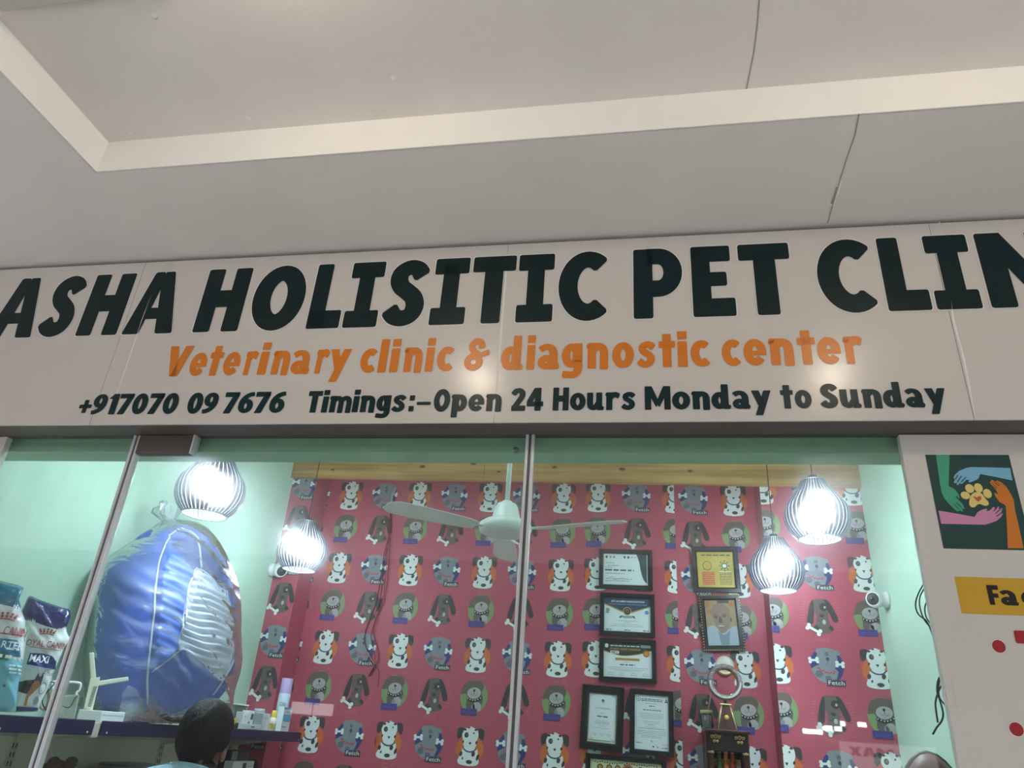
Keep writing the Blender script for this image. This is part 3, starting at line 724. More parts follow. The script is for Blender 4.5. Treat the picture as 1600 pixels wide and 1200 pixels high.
# ------------------------------------------------------------------ printed board right of the glass
BY = -.006
rb = empty('notice_board', (1.6, BY, 0), 'white printed board right of the glass with hands picture and yellow strip', 'board')
XB0 = onY(1406.5, 690, BY).x
bm = B(); boxr(bm, XB0, 2.9, BY, .018, .0, 2.428, .001); obj('board_panel', bm, mat('board_white', (210, 207, 200), .45, noise=.02, nscale=3), rb, base=rb.location)
FB = Frame((0, BY, 0), (1, 0, 0))
bf = lambda u, v, w: Vector((u, BY - w, v))
k5 = 170 / 1074.0
def h5(x, y): return FB.px(1430 + x * k5, 690 + y * k5)
f = Flat(); c0 = h5(97, 130); c1 = h5(922, 130); c2 = h5(272, 1055)
pg = mat('poster_green', (26, 66, 62), .45)
f.rect(c0[0], c2[1], c1[0], c0[1], pg, 0)
HC = dict(g=mat('poster_hand_green', (66, 162, 128), .45), b=mat('poster_hand_blue', (122, 184, 212), .45), p=mat('poster_hand_pink', (206, 140, 178), .45), o=mat('poster_hand_orange', (206, 120, 36), .45), y=mat('poster_paw_yellow', (226, 204, 124), .45), r=mat('poster_heart', (190, 88, 70), .45))
def pp(pts, m, ly): f.poly([h5(*p) for p in pts], m, ly)
def clipy(pts): return pts
pp([(203, 131), (338, 131), (328, 440), (372, 462), (400, 485), (425, 520), (440, 555), (428, 562), (410, 540), (395, 545), (440, 585), (470, 622), (486, 662), (474, 670), (455, 650), (470, 688), (458, 694), (435, 668), (448, 680), (412, 690), (385, 668), (330, 615), (285, 560), (258, 500), (240, 400), (222, 270)], HC['g'], 1)
pp([(550, 252), (935, 262), (958, 385), (800, 352), (640, 322), (624, 366), (590, 385), (540, 404), (523, 402), (530, 380), (505, 378), (462, 418), (446, 420), (450, 402), (420, 430), (406, 428), (410, 408), (390, 412), (378, 405), (392, 372), (376, 362), (388, 330), (430, 292), (500, 262)], HC['b'], 1)
pp([(228, 682), (430, 716), (585, 745), (612, 700), (650, 676), (700, 662), (710, 672), (700, 690), (735, 680), (770, 646), (785, 650), (780, 668), (815, 640), (826, 648), (820, 668), (850, 656), (860, 664), (846, 700), (862, 712), (850, 742), (800, 785), (690, 822), (255, 812)], HC['p'], 1)
pp([(752, 376), (790, 396), (805, 384), (850, 404), (900, 450), (940, 515), (970, 575), (985, 680), (1020, 830), (1068, 1054), (912, 1054), (905, 850), (892, 632), (830, 596), (800, 555), (776, 512), (790, 508), (820, 530), (800, 485), (748, 436), (745, 420), (732, 404), (745, 395)], HC['o'], 1)
for a, b, c, d in (((440, 585), (470, 622), (395, 545), (410, 540)), ((750, 410), (800, 455), (805, 452), (752, 405)), ((770, 385), (830, 430), (834, 426), (790, 396))):
    pp([a, b, c, d], pg, 2)
for p0, p1, in (((420, 330), (395, 372)), ((455, 340), (412, 405)), ((500, 352), (452, 400)), ((745, 430), (800, 470)), ((775, 402), (825, 440)), ((770, 690), (808, 650)), ((790, 712), (845, 662)), ((800, 740), (850, 705)), ((400, 600), (455, 650)), ((380, 620), (430, 668))):
    a, b = h5(*p0), h5(*p1); f.line([a, b], .0022, pg, 2)
for x, y, rx, ry, rt in ((494, 532, 46, 38, .5), (536, 464, 44, 44, .6), (622, 458, 42, 46, -.3), (711, 514, 42, 46, -.5)):
    a = h5(x, y); b = h5(x + rx, y); c = h5(x, y + ry); f.ell(a[0], a[1], abs(b[0] - a[0]), abs(c[1] - a[1]), HC['y'], 1, 20)
f.poly([tuple(h5(*p)) for p in smoothpath([(545, 540), (575, 508), (615, 498), (655, 515), (690, 560), (725, 605), (712, 632), (680, 632), (640, 618), (610, 625), (585, 648), (550, 645), (530, 610)], 4, True)], HC['y'], 1)
pp([(568, 545), (590, 545), (606, 556), (620, 542), (648, 542), (652, 562), (640, 582), (622, 596), (600, 580)], HC['r'], 2)
f.make('hands_picture', bf, rb, base=rb.location, off=.0006)
f = Flat(); YEL = mat('board_yellow', (206, 162, 44), .45); BLK = mat('board_black', (26, 20, 18), .45); BRD = mat('board_red', (160, 34, 44), .45)
a, b = FB.px(1491, 901), FB.px(1502.5, 958.5); f.rect(a[0], b[1], 2.6, a[1], YEL, 0)
zb = FB.px(1547, 945)[1]; cap = FB.px(1539, 914)[1] - zb
u0 = FB.px(1541, 918)[0]; u1 = FB.px(1559, 920)[0]; put_glyph(f, 'F', u0, u1, zb, cap, BLK, 1)
u0, u1 = FB.px(1563, 935)[0], FB.px(1592, 944)[0]; put_glyph(f, 'a', u0, u1, zb, cap, BLK, 1)
w = u1 - u0; x = u1 + .008
for c, kx in (('c', .9), ('i', .42), ('l', .42), ('i', .42), ('t', .8), ('i', .42), ('e', 1), ('s', .85)):
    put_glyph(f, c, x, x + w * kx, zb, cap, BLK, 1); x += w * kx + .008
for px_, py_ in ((1560.5, 1010), (1588, 1139.5)):
    a = FB.px(px_, py_); f.ell(a[0], a[1], .0165, .0165, M_EDGE, 0); f.ell(a[0], a[1], .0145, .0145, BRD, 1)
a = FB.px(1583, 985); put_glyph(f, 'T', a[0], a[0] + .085, a[1] - .125, .125, BRD, 1)
a = FB.px(1600, 1110); put_glyph(f, 'O', a[0] + .012, a[0] + .1, a[1] - .125, .125, BRD, 1)
f.make('board_lettering', bf, rb, base=rb.location, off=.0006)
# a faint raised letter left under the print
f = Flat(); a = FB.px(1493.5, 1103)
f2 = [tuple(p) for p in arc(a[0] - .0095, a[1] + .018, .011, .019, 0, 360, 24)]
bm = B(); tube(bm, [(p[0], BY + .0005, p[1]) for p in f2[:-1]], .0015, 6, closed=True)
boxr(bm, a[0] + .0015, a[0] + .0055, BY - .0012, BY + .001, a[1] - .004, a[1] + .072, .0005)
obj('raised_letter', bm, mat('board_white', (210, 207, 200)), rb, base=rb.location)
# left board, only its edge shows
lb = empty('side_panel', (-2.5, BY, 0), 'white shopfront panel edge at far left under the sign', 'panel')
bm = B(); boxr(bm, -3.4, XLE, BY, .018, 0, 2.428, .001); obj('panel_sheet', bm, mat('board_white', (210, 207, 200)), lb, base=lb.location)

# ------------------------------------------------------------------ warm soffit lamps (mirrored in the vinyl, just above the frame)
def downlight(x, y, label):
    t = empty('soffit_lamp', (x, y, ZT), label, 'lamp', 'warm lamps on the tray ceiling')
    bm = B(); lathe(bm, [(0, 0), (.07, 0), (.07, -.02), (.055, -.022), (.055, -.014), (0, -.014)], (0, 0, 0), 28); obj('lamp_ring', bm, M_WHITEPL, t)
    bm = B(); lathe(bm, [(.054, -.016), (.052, -.032), (.05, -.055), (.043, -.085), (.026, -.102), (.0, -.108)], (0, 0, 0), 28)
    obj('lamp_diffuser', bm, mat('warm_diffuser', (255, 240, 210), emit=((255, 238, 212), DOWN)), t)
def mirrored(x, y, Y, dz):
    P = onY(x, y, Y); d = P - CAM; d.y = -d.y; return P + d * ((dz - P.z) / d.z)
q = mirrored(748, 597, SY, ZT - .062)
downlight(q.x, q.y, 'round warm soffit lamp mirrored beside the word Open')
q = mirrored(1300, 592, SY, ZT - .062)
downlight(q.x, q.y, 'round warm soffit lamp mirrored above the word Sunday')

# ------------------------------------------------------------------ pendant lamps
M_BULB = mat('led_bulb', (255, 255, 255), emit=((226, 240, 255), BULB))
M_SLAT = mat('lamp_slat_grey', (58, 63, 74), .35, metal=.3)
def make_pendant():
    t = empty('pendant_lamp', (0, 0, 0), 'x', 'lamp', 'pendant lamps with slatted globe shades')
    prof = [(.053, .155), (.060, .146), (.078, .11), (.108, .07), (.133, .03), (.141, -.01), (.136, -.05), (.118, -.085), (.090, -.115)]
    prof = [tuple(p) for p in smoothpath(prof, 3)]
    bm = B(); N = 38
    for k in range(N):                          # thin bent slats with gaps between them
        a = 2 * PI * k / N; hw = .385 * 2 * PI / N
        prev = None
        for r, z in prof:
            A = [bm.verts.new((rr * math.cos(aa), rr * math.sin(aa), z)) for rr in (r, r - .0018) for aa in (a - hw, a + hw)]
            if prev:
                p = prev
                for q in ((p[0], p[1], A[1], A[0]), (p[3], p[2], A[2], A[3]), (p[1], p[3], A[3], A[1]), (p[2], p[0], A[0], A[2])): bm.faces.new(q)
            prev = A
    obj('slatted_shade', bm, M_SLAT, t)
    for nm, r, z in (('bottom_rim', .090, -.115), ('top_collar', .053, .155)):
        bm = B(); tube(bm, [(r * math.cos(2 * PI * k / 40), r * math.sin(2 * PI * k / 40), z) for k in range(40)], .003, 8, closed=True)
        obj(nm, bm, mat('lamp_rim', (120, 126, 136), .3, metal=.6), t)
    bm = B(); lathe(bm, [(0, .18), (.02, .18), (.024, .16), (.052, .154), (.052, .150), (.022, .148), (.02, .07), (0, .07)], (0, 0, 0), 24); obj('lamp_holder', bm, M_BLACK, t)
    bm = B(); lathe(bm, [(0, .072), (.018, .07), (.032, .048), (.045, .018), (.047, -.004), (.038, -.03), (.02, -.046), (0, -.05)], (0, 0, 0), 24)
    obj('bulb', bm, M_BULB, t)
    bm = B(); tube(bm, [(0, 0, .18), (0, 0, .9)], .0028, 6); obj('cord', bm, M_BLACK, t)
    return t
pend = make_pendant()
def dup(o):
    c = o.copy(); COL.objects.link(c)
    for ch in list(o.children):
        d = ch.copy(); COL.objects.link(d); d.parent = c; d.matrix_parent_inverse = Matrix()
    return c
LAMPS = [((330, 763), 104, 'slatted pendant lamp hanging above the plastic wrapped blue armchair'),
         ((473, 858), 78, 'slatted pendant lamp in front of the left edge of the wallpaper'),
         ((1276, 803), 98, 'slatted pendant lamp nearest the white board, upper one of the right pair'),
         ((1213, 888), 84, 'slatted pendant lamp beside the gold plaque, lower one of the right pair')]
for i, ((x, y), wpx, lab) in enumerate(LAMPS):
    o = pend if i == 0 else dup(pend)
    P = CAM + ray(x, y) / FPX * (.282 * FPX / wpx); o.location = P; o['label'] = lab
for o in [o for o in bpy.data.objects if o.name.startswith('cord')]:
    P = o.parent.location
    me = o.data.copy(); o.data = me
    for v in me.vertices:
        if v.co.z > .5: v.co.z = ZIN - P.z

# ------------------------------------------------------------------ framed certificates on the wallpaper
def frame_mesh(F, w, h, bw, d=.02, lip=.006, mi=0):
    """mitred moulding with a sloped inner lip"""
    bm = B()
    prof = [(0, 0), (0, d), (bw * .75, d), (bw, d - lip), (bw, 0)]      # inset, height
    loops = []
    for ins, hh in prof:
        loops.append([bm.verts.new(F(sx_ * (w / 2 - ins), sy_ * (h / 2 - ins), hh)) for sx_, sy_ in ((-1, -1), (1, -1), (1, 1), (-1, 1))])
    for A, C in zip(loops, loops[1:]):
        for k in range(4): bm.faces.new((A[k], A[(k + 1) % 4], C[(k + 1) % 4], C[k]))
    return bm
def picture(kind, label, cat, cor, bw, art, group=None, fmat=M_FRAME, d=.022, glass=True):
    P = [onY(x, y, YB - .02) for x, y in cor]            # TL TR BR BL
    c = sum(P, Vector()) / 4; w = ((P[1] - P[0]).length + (P[2] - P[3]).length) / 2; h = ((P[0] - P[3]).length + (P[1] - P[2]).length) / 2
    r = ((P[1] - P[0]).normalized() + (P[2] - P[3]).normalized()).normalized(); r.y = 0; r.normalize()
    F = Frame((c.x, YB - .006, c.z), r, (-r.z, 0, r.x))
    t = empty(kind, (c.x, YB, c.z - h / 2), label, cat, group); b = t.location
    obj('frame', frame_mesh(F, w, h, bw, d), fmat, t, base=b)
    bm = B()
    vs = [bm.verts.new(F(a * (w / 2 - .002), q * (h / 2 - .002), e)) for e in (-.004, .004) for a, q in ((-1, -1), (1, -1), (1, 1), (-1, 1))]
    for q in ((3, 2, 1, 0), (4, 5, 6, 7), (0, 1, 5, 4), (1, 2, 6, 5), (2, 3, 7, 6), (3, 0, 4, 7)): bm.faces.new([vs[i] for i in q])
    obj('backing', bm, M_BLACK, t, base=b)
    f = Flat(); iw, ih = w / 2 - bw, h / 2 - bw
    art(f, iw, ih)
    f.make('sheet', lambda u, v, q: F(u, v, .0045 + q), t, base=b, step=.0003)
    if glass:
        bm = B(); vs = [bm.verts.new(F(a * iw, q * ih, e)) for e in (.0095, .0115) for a, q in ((-1, -1), (1, -1), (1, 1), (-1, 1))]
        for q in ((3, 2, 1, 0), (4, 5, 6, 7), (0, 1, 5, 4), (1, 2, 6, 5), (2, 3, 7, 6), (3, 0, 4, 7)): bm.faces.new([vs[i] for i in q])
        obj('glazing', bm, M_PICGLASS, t, base=b)
    return t, F, w, h
INK = mat('print_ink', (70, 76, 84), .6); INK2 = mat('print_ink_pale', (146, 158, 166), .6); GOLD = mat('print_gold', (198, 156, 72), .4); CNAVY = mat('cert_navy', (34, 42, 92), .5); CBLACK = mat('cert_black', (30, 28, 30), .5)
TEALD = mat('cert_slate', (46, 60, 68), .5); CREAM = mat('cert_cream', (222, 222, 186), .6)
rnd = random.Random(3)
def art1(f, w, h):
    f.rect(-w, -h, w, h, M_PAPER, 0)
    f.poly([(.48 * w, h)] + [tuple(p) for p in smoothpath([(.48 * w, h), (.60 * w, .5 * h), (.66 * w, .0), (.78 * w, -.6 * h), (w, -.97 * h)], 6)] + [(w, h)], TEALD, 1)
    f.rect(.93 * w, -.92 * h, .965 * w, .98 * h, M_PAPER, 2)
    for x, m in ((-.86, CBLACK), (-.68, INK2), (-.52, GOLD), (-.05, CBLACK), (.12, CBLACK)): f.ell(x * w, .80 * h, .05 * w, .085 * h, m, 1, 12)
    f.bars(.22 * w, .45 * w, .80 * h, .06 * h, INK2, 1, rnd)
    for y, a, b, hh, m in ((.42, -.9, -.5, .05, INK2), (.25, -.8, -.3, .05, INK2), (.12, -.9, -.6, .04, INK2), (-.05, -.92, .36, .1, INK), (-.27, -.9, -.05, .05, INK2), (-.62, -.85, .3, .04, INK2), (-.74, -.9, .2, .05, INK2)): f.bars(a * w, b * w, y * h, hh * h, m, 1, rnd)
    f.line(smoothpath([(-.85 * w, -.6 * h), (-.6 * w, -.5 * h), (-.5 * w, -.66 * h), (-.2 * w, -.55 * h), (.1 * w, -.62 * h)], 5), .002, INK, 2)
def art2(f, w, h):
    f.rect(-w, -h, w, h, M_PAPER, 0)
    f.poly([(-w, h), (w, h), (w, .50 * h), (.0, .02 * h), (-w, .58 * h)], GOLD, 1)
    f.poly([(-w, h), (w, h), (w, .56 * h), (.0, .10 * h), (-w, .64 * h)], CNAVY, 2)
    f.text('JVC ALUMNI ASSOCIATION', .02 * w, .80 * h, .11 * h, M_PAPER, 3, width=1.45 * w, bold=.02)
    f.bars(-.82 * w, .86 * w, .62 * h, .035 * h, INK2, 3, rnd)
    f.ell(0, .22 * h, .175 * w, .25 * h, GOLD, 3, 28); f.ell(0, .22 * h, .14 * w, .20 * h, CBLACK, 4, 28); f.ell(0, .24 * h, .07 * w, .1 * h, GOLD, 5, 14); f.ell(0, .23 * h, .05 * w, .07 * h, CBLACK, 6, 14)
    f.ell(-.85 * w, .25 * h, .09 * w, .12 * h, INK2, 2); f.ell(.84 * w, .18 * h, .09 * w, .12 * h, mat('cert_blue', (88, 140, 190), .5), 2); f.bars(-.95 * w, -.75 * w, .1 * h, .05 * h, CNAVY, 2, rnd)
    f.poly([(-.3 * w, -.06 * h), (.3 * w, -.06 * h), (.36 * w, -.2 * h), (.26 * w, -.19 * h), (.24 * w, -.13 * h), (-.24 * w, -.13 * h), (-.26 * w, -.19 * h), (-.36 * w, -.2 * h)], TEALD, 3); f.rect(-.2 * w, -.2 * h, .2 * w, -.06 * h, INK2, 4)
    for y, a in ((-.36, .5), (-.47, .15), (-.58, .62), (-.68, .74)): f.bars(-a * w, a * w, y * h, .03 * h, INK2, 1, rnd)
    for x in (-.8, 0, .8): f.bars((x - .12) * w, (x + .12) * w, -.9 * h, .05 * h, INK, 1, rnd)
def art3(f, w, h):
    f.rect(-w, -h, w, h, M_PAPER, 0)
    f.poly([(-w, h), (w, h), (w, .62 * h)] + [tuple(p) for p in smoothpath([(.72 * w, .48 * h), (.3 * w, .33 * h), (-.2 * w, .26 * h), (-.6 * w, .36 * h), (-w, .50 * h)], 5)], GOLD, 1)
    f.poly([(-w, h), (w, h), (w, .68 * h)] + [tuple(p) for p in smoothpath([(.72 * w, .53 * h), (.3 * w, .38 * h), (-.2 * w, .31 * h), (-.6 * w, .41 * h), (-w, .56 * h)], 5)], CBLACK, 2)
    f.ell(-.88 * w, .86 * h, .08 * w, .13 * h, M_PAPER, 3); f.rect(.55 * w, .80 * h, .97 * w, .97 * h, INK2, 3)
    f.bars(-.72 * w, .5 * w, .87 * h, .06 * h, M_PAPER, 3, rnd)
    f.text('STUDENT SURGERY WORKSHOP', -.1 * w, .68 * h, .12 * h, GOLD, 3, width=1.28 * w, bold=.02)
    f.rect(-.72 * w, .40 * h, -.36 * w, .56 * h, M_PAPER, 3); f.bars(-.68 * w, -.42 * w, .48 * h, .07 * h, INK, 4, rnd)
    f.ell(.78 * w, .45 * h, .14 * w, .20 * h, mat('cert_copper', (196, 112, 50), .35), 3, 20); f.ell(.78 * w, .45 * h, .07 * w, .1 * h, GOLD, 4, 14)
    f.rect(-.52 * w, -.0 * h, .5 * w, .16 * h, GOLD, 1); f.text('Certificate of Participation', -.01 * w, .07 * h, .075 * h, INK, 2, width=.94 * w)
    f.bars(-.15 * w, .1 * w, -.1 * h, .03 * h, INK2, 1, rnd); f.bars(-.32 * w, .3 * w, -.25 * h, .07 * h, INK, 1, rnd)
    for y, a in ((-.42, .82), (-.52, .74), (-.60, .5)): f.bars(-a * w, a * w, y * h, .028 * h, INK2, 1, rnd)
    for x in (-.7, -.25, .25, .72): f.bars((x - .12) * w, (x + .12) * w, -.86 * h, .03 * h, INK2, 1, rnd); f.line([((x - .1) * w, -.8 * h), (x * w, -.7 * h), ((x + .1) * w, -.78 * h)], .0016, INK, 1)
def art4(f, w, h):
    f.rect(-w, -h, w, h, mat('cert_mat_grey', (120, 126, 126), .6), 0); f.rect(-w * .93, -h * .90, w * .93, h * .95, M_PAPER, 1)
    f.line([(-w * .97, -h), (-w * .97, h * .97), (w * .97, h * .97), (w * .97, -h)], .003, CREAM, 1)
    f.rect(-1.04 * w, -1.03 * h, 1.04 * w, -.93 * h, CREAM, 3)
    f.ell(0, .70 * h, .1 * w, .06 * h, INK, 2); f.ell(.03 * w, .66 * h, .07 * w, .05 * h, INK2, 3)
    f.text('Certificate', .0, .40 * h, .085 * h, INK2, 2, width=1.05 * w)
    f.bars(-.12 * w, .1 * w, .19 * h, .02 * h, INK2, 2, rnd); f.bars(-.38 * w, .38 * w, .05 * h, .045 * h, INK, 2, rnd)
    for y, a, m in ((-.13, .45, INK2), (-.2, .5, INK), (-.26, .52, INK2), (-.33, .2, INK2), (-.42, .55, INK2)): f.bars(-a * w, a * w, y * h, .018 * h, m, 2, rnd)
    for x in (-.5, 0, .5): f.line(smoothpath([((x - .16) * w, -.7 * h), (x * w, -.62 * h), ((x + .05) * w, -.74 * h), ((x + .16) * w, -.65 * h)], 4), .0018, INK2, 2)
    for sx_ in (-1, 1):
        for sy_ in (-.86, .9): f.line([(sx_ * .88 * w, (sy_ - .08) * h), (sx_ * .84 * w, sy_ * h), (sx_ * .6 * w, (sy_ + .02) * h)], .0025, INK2, 2)
def art5(f, w, h):
    f.rect(-w, -h, w, h, M_PAPER, 0)
    f.ell(-.78 * w, .84 * h, .13 * w, .085 * h, INK, 1, 20); f.ell(-.78 * w, .84 * h, .105 * w, .068 * h, M_PAPER, 2, 20); f.ell(-.78 * w, .84 * h, .03 * w, .03 * h, INK, 3, 10)
    f.ell(.88 * w, .85 * h, .05 * w, .03 * h, INK, 1); f.rect(.79 * w, .76 * h, .97 * w, .81 * h, INK, 1)
    f.bars(-.6 * w, .7 * w, .85 * h, .03 * h, INK, 1, rnd); f.bars(-.6 * w, .68 * w, .79 * h, .03 * h, INK, 1, rnd)
    f.bars(-.35 * w, .3 * w, .69 * h, .02 * h, INK2, 1, rnd); f.bars(-.15 * w, .18 * w, .60 * h, .03 * h, INK, 1, rnd); f.bars(-.5 * w, .56 * w, .45 * h, .03 * h, INK, 1, rnd)
    for y, a, m in ((.32, .72, INK2), (.26, .7, INK2), (.2, .7, INK2), (.14, .55, INK2), (.03, .48, INK2), (-.03, .45, INK2), (-.09, .2, INK), (-.17, .35, INK2), (-.23, .78, INK), (-.32, .84, INK2), (-.38, .84, INK2), (-.44, .84, INK2), (-.5, .6, INK2), (-.55, .6, INK2)): f.bars(-a * w, a * w, y * h, .017 * h, m, 1, rnd)
    f.ell(.0, -.68 * h, .05 * w, .035 * h, INK2, 1); f.bars(-.92 * w, -.55 * w, -.76 * h, .04 * h, INK2, 1, rnd); f.bars(.62 * w, .95 * w, -.78 * h, .02 * h, INK2, 1, rnd); f.bars(.62 * w, .95 * w, -.9 * h, .03 * h, INK, 1, rnd)
    f.ell(.1 * w, -.87 * h, .06 * w, .025 * h, CBLACK, 1); f.ell(.34 * w, -.88 * h, .04 * w, .02 * h, CBLACK, 1)
def art6(f, w, h):
    f.rect(-w, -h, w, h, CREAM, 0)
    for k in range(26): f.ell((-.86 + k * .069) * w, h * .90 + rnd.uniform(-.03, .03) * h, .022 * w, .03 * h, TEALD, 1, 8)
    for k, x in enumerate((-.72, -.46, -.22, .42, .66)): f.ell(x * w, .72 * h, .085 * w, .12 * h, mat('medal_bronze', (104, 78, 44), .4), 1, 16); f.ell(x * w, .72 * h, .05 * w, .07 * h, GOLD, 2, 12)
    f.ell(.06 * w, .70 * h, .15 * w, .2 * h, mat('cert_copper', (196, 112, 50), .35), 2, 20); f.ell(.06 * w, .70 * h, .1 * w, .13 * h, mat('medal_bronze', (104, 78, 44), .4), 3, 16)
    for y in (.3, .1, -.1, -.3): f.bars(-.7 * w, .7 * w, y * h, .04 * h, INK, 1, rnd)
G = 'framed certificates on the wallpaper'
picture('framed_certificate', 'framed certificate with a dark curved corner, topmost of the column', 'certificate', ((936.5, 858), (1019, 860), (1020.4, 922.4), (935.6, 919)), .026, art1, G)
picture('framed_certificate', 'framed certificate with navy pointed header and round gold seal', 'certificate', ((937.8, 926), (1022, 929), (1024.4, 996.6), (936.9, 991.5)), .026, art2, G)
picture('framed_certificate', 'framed certificate with black curved header and orange seal', 'certificate', ((936.5, 997), (1024.8, 1000.6), (1026.3, 1069), (936, 1063.5)), .026, art3, G)
picture('framed_certificate', 'upright framed certificate with a pale grey border inside its black frame', 'certificate', ((910.3, 1068.7), (976.4, 1075), (972, 1176.7), (905.6, 1169)), .040, art4, G)
picture('framed_certificate', 'upright framed certificate crowded with small print, beside the temple', 'certificate', ((984.2, 1075.7), (1052.6, 1081), (1052.6, 1184), (983.4, 1178)), .028, art5, G)
cc = ((914.6, 1176), (1040.6, 1187.6), (1043, 1290), (913, 1277))
picture('framed_certificate', 'framed cream certificate with row of medallions, lowest in the column', 'certificate', cc, .026, art6, G)
# gold plaque
PGOLD = mat('plaque_gold', (196, 172, 92), .3, metal=.35, noise=.08, nscale=12)
def artg(f, w, h):
    f.rect(-w, -h, w, h, PGOLD, 0)
    f.bars(-.75 * w, .85 * w, .82 * h, .07 * h, INK, 1, rnd)
    f.ell(-.45 * w, .22 * h, .25 * w, .27 * h, mat('medal_bronze', (104, 78, 44), .4), 1, 20); f.ell(-.45 * w, .22 * h, .21 * w, .23 * h, PGOLD, 2, 20); f.ell(-.44 * w, .2 * h, .12 * w, .15 * h, GOLD, 3, 12)
    gm = mat('plaque_green', (46, 110, 84), .45)
    f.ell(.50 * w, .22 * h, .17 * w, .18 * h, gm, 1, 18); f.ell(.5 * w, .22 * h, .11 * w, .11 * h, M_PAPER, 2, 14)
    for k in range(8): a = k * PI / 4; f.ell(.5 * w + .25 * w * math.cos(a), .22 * h + .27 * h * math.sin(a), .035 * w, .04 * h, CBLACK, 1, 10)
    rm_ = mat('plaque_red', (206, 84, 60), .45); f.rect(-.75 * w, -.85 * h, -.08 * w, -.13 * h, rm_, 1)
    for k in range(6): f.rect(-.72 * w, (-.22 - k * .115) * h, -.11 * w, (-.19 - k * .115) * h, PGOLD, 2)
    for k in range(8): f.bars(.2 * w, .86 * w, (-.18 - k * .09) * h, .035 * h, INK, 1, rnd)
    f.rect(.18 * w, -.13 * h, .86 * w, -.10 * h, M_PAPER, 1)
picture('gold_plaque', 'square gold plaque in dark blue frame, above the portrait photo', 'plaque', ((1080, 854), (1152, 855), (1158, 926), (1084, 925.5)), .030, artg, fmat=mat('blue_black_frame', (20, 24, 38), .35))
# portrait of an old man, beaded frame
def artp(f, w, h):
    f.rect(-w, -h, w, h, mat('photo_ground', (168, 146, 110), .6), 0)
    for x, y in ((-.8, .8), (-.7, .5), (.75, .8)): f.ell(x * w, y * h, .16 * w, .12 * h, mat('photo_ochre', (200, 120, 50), .6), 1, 12)
    f.rect(-.15 * w, .86 * h, .6 * w, h, mat('photo_shadow', (90, 84, 80), .6), 1)
    sk = mat('photo_skin', (150, 124, 112), .6); sk2 = mat('photo_skin_dark', (104, 84, 78), .6); cl = mat('photo_cloth', (168, 184, 196), .6); cl2 = mat('photo_cloth_dark', (128, 146, 160), .6)
    f.poly([tuple(p) for p in smoothpath([(-w * .98, -h * .3), (-.6 * w, -.12 * h), (-.2 * w, -.3 * h), (.4 * w, -.3 * h), (.8 * w, -.15 * h), (w * .98, -.3 * h), (w * .98, -h * .98), (-w * .98, -h * .98)], 4, True)], cl, 1)
    f.poly([(-.3 * w, -.35 * h), (.1 * w, -.55 * h), (.5 * w, -.35 * h), (.35 * w, -.98 * h), (-.15 * w, -.98 * h)], cl2, 2)
    f.poly([tuple(p) for p in smoothpath([(-.62 * w, .35 * h), (-.55 * w, .68 * h), (-.2 * w, .86 * h), (.25 * w, .82 * h), (.55 * w, .6 * h), (.6 * w, .2 * h), (.45 * w, -.2 * h), (.2 * w, -.42 * h), (-.08 * w, -.45 * h), (-.3 * w, -.25 * h), (-.48 * w, .05 * h)], 4, True)], sk, 3)
    f.ell(-.34 * w, .24 * h, .13 * w, .045 * h, sk2, 4, 14); f.ell(.22 * w, .28 * h, .14 * w, .045 * h, sk2, 4, 14)
    f.line(smoothpath([(-.5 * w, .31 * h), (-.34 * w, .34 * h), (-.15 * w, .28 * h)], 4), .004, sk2, 4); f.line(smoothpath([(.05 * w, .32 * h), (.22 * w, .38 * h), (.4 * w, .34 * h)], 4), .004, sk2, 4)
    f.poly([(-.1 * w, .26 * h), (.0, .26 * h), (.08 * w, .02 * h), (-.04 * w, -.04 * h), (-.2 * w, .02 * h)], sk2, 4); f.ell(-.04 * w, -.15 * h, .2 * w, .035 * h, mat('photo_moustache', (188, 184, 182), .6), 5, 14); f.ell(-.02 * w, -.22 * h, .13 * w, .02 * h, sk2, 5, 12)
    f.ell(.62 * w, .12 * h, .07 * w, .1 * h, sk2, 2, 12)
t, F, w, h = picture('portrait_photo', 'portrait photo of an old man in a black frame with beaded gold edge', 'photo frame', ((1091, 930), (1155.5, 928.7), (1165, 1017), (1100, 1017)), .030, artp, d=.02)
bm = B(); nb = 20
mbead = mat('gold_bead', (206, 178, 118), .3, metal=.7)
for k in range(nb * 4):
    s = k // nb; q = (k % nb) / nb * 2 - 1
    u, v = ((q, -1), (1, q), (-q, 1), (-1, -q))[s]
    p = F(u * (w / 2 - .004), v * (h / 2 - .004), .021)
    box(bm, p, (.0062, .005, .0062), None, .0018)
obj('beaded_edge', bm, mbead, t, base=t.location)['kind'] = 'stuff'

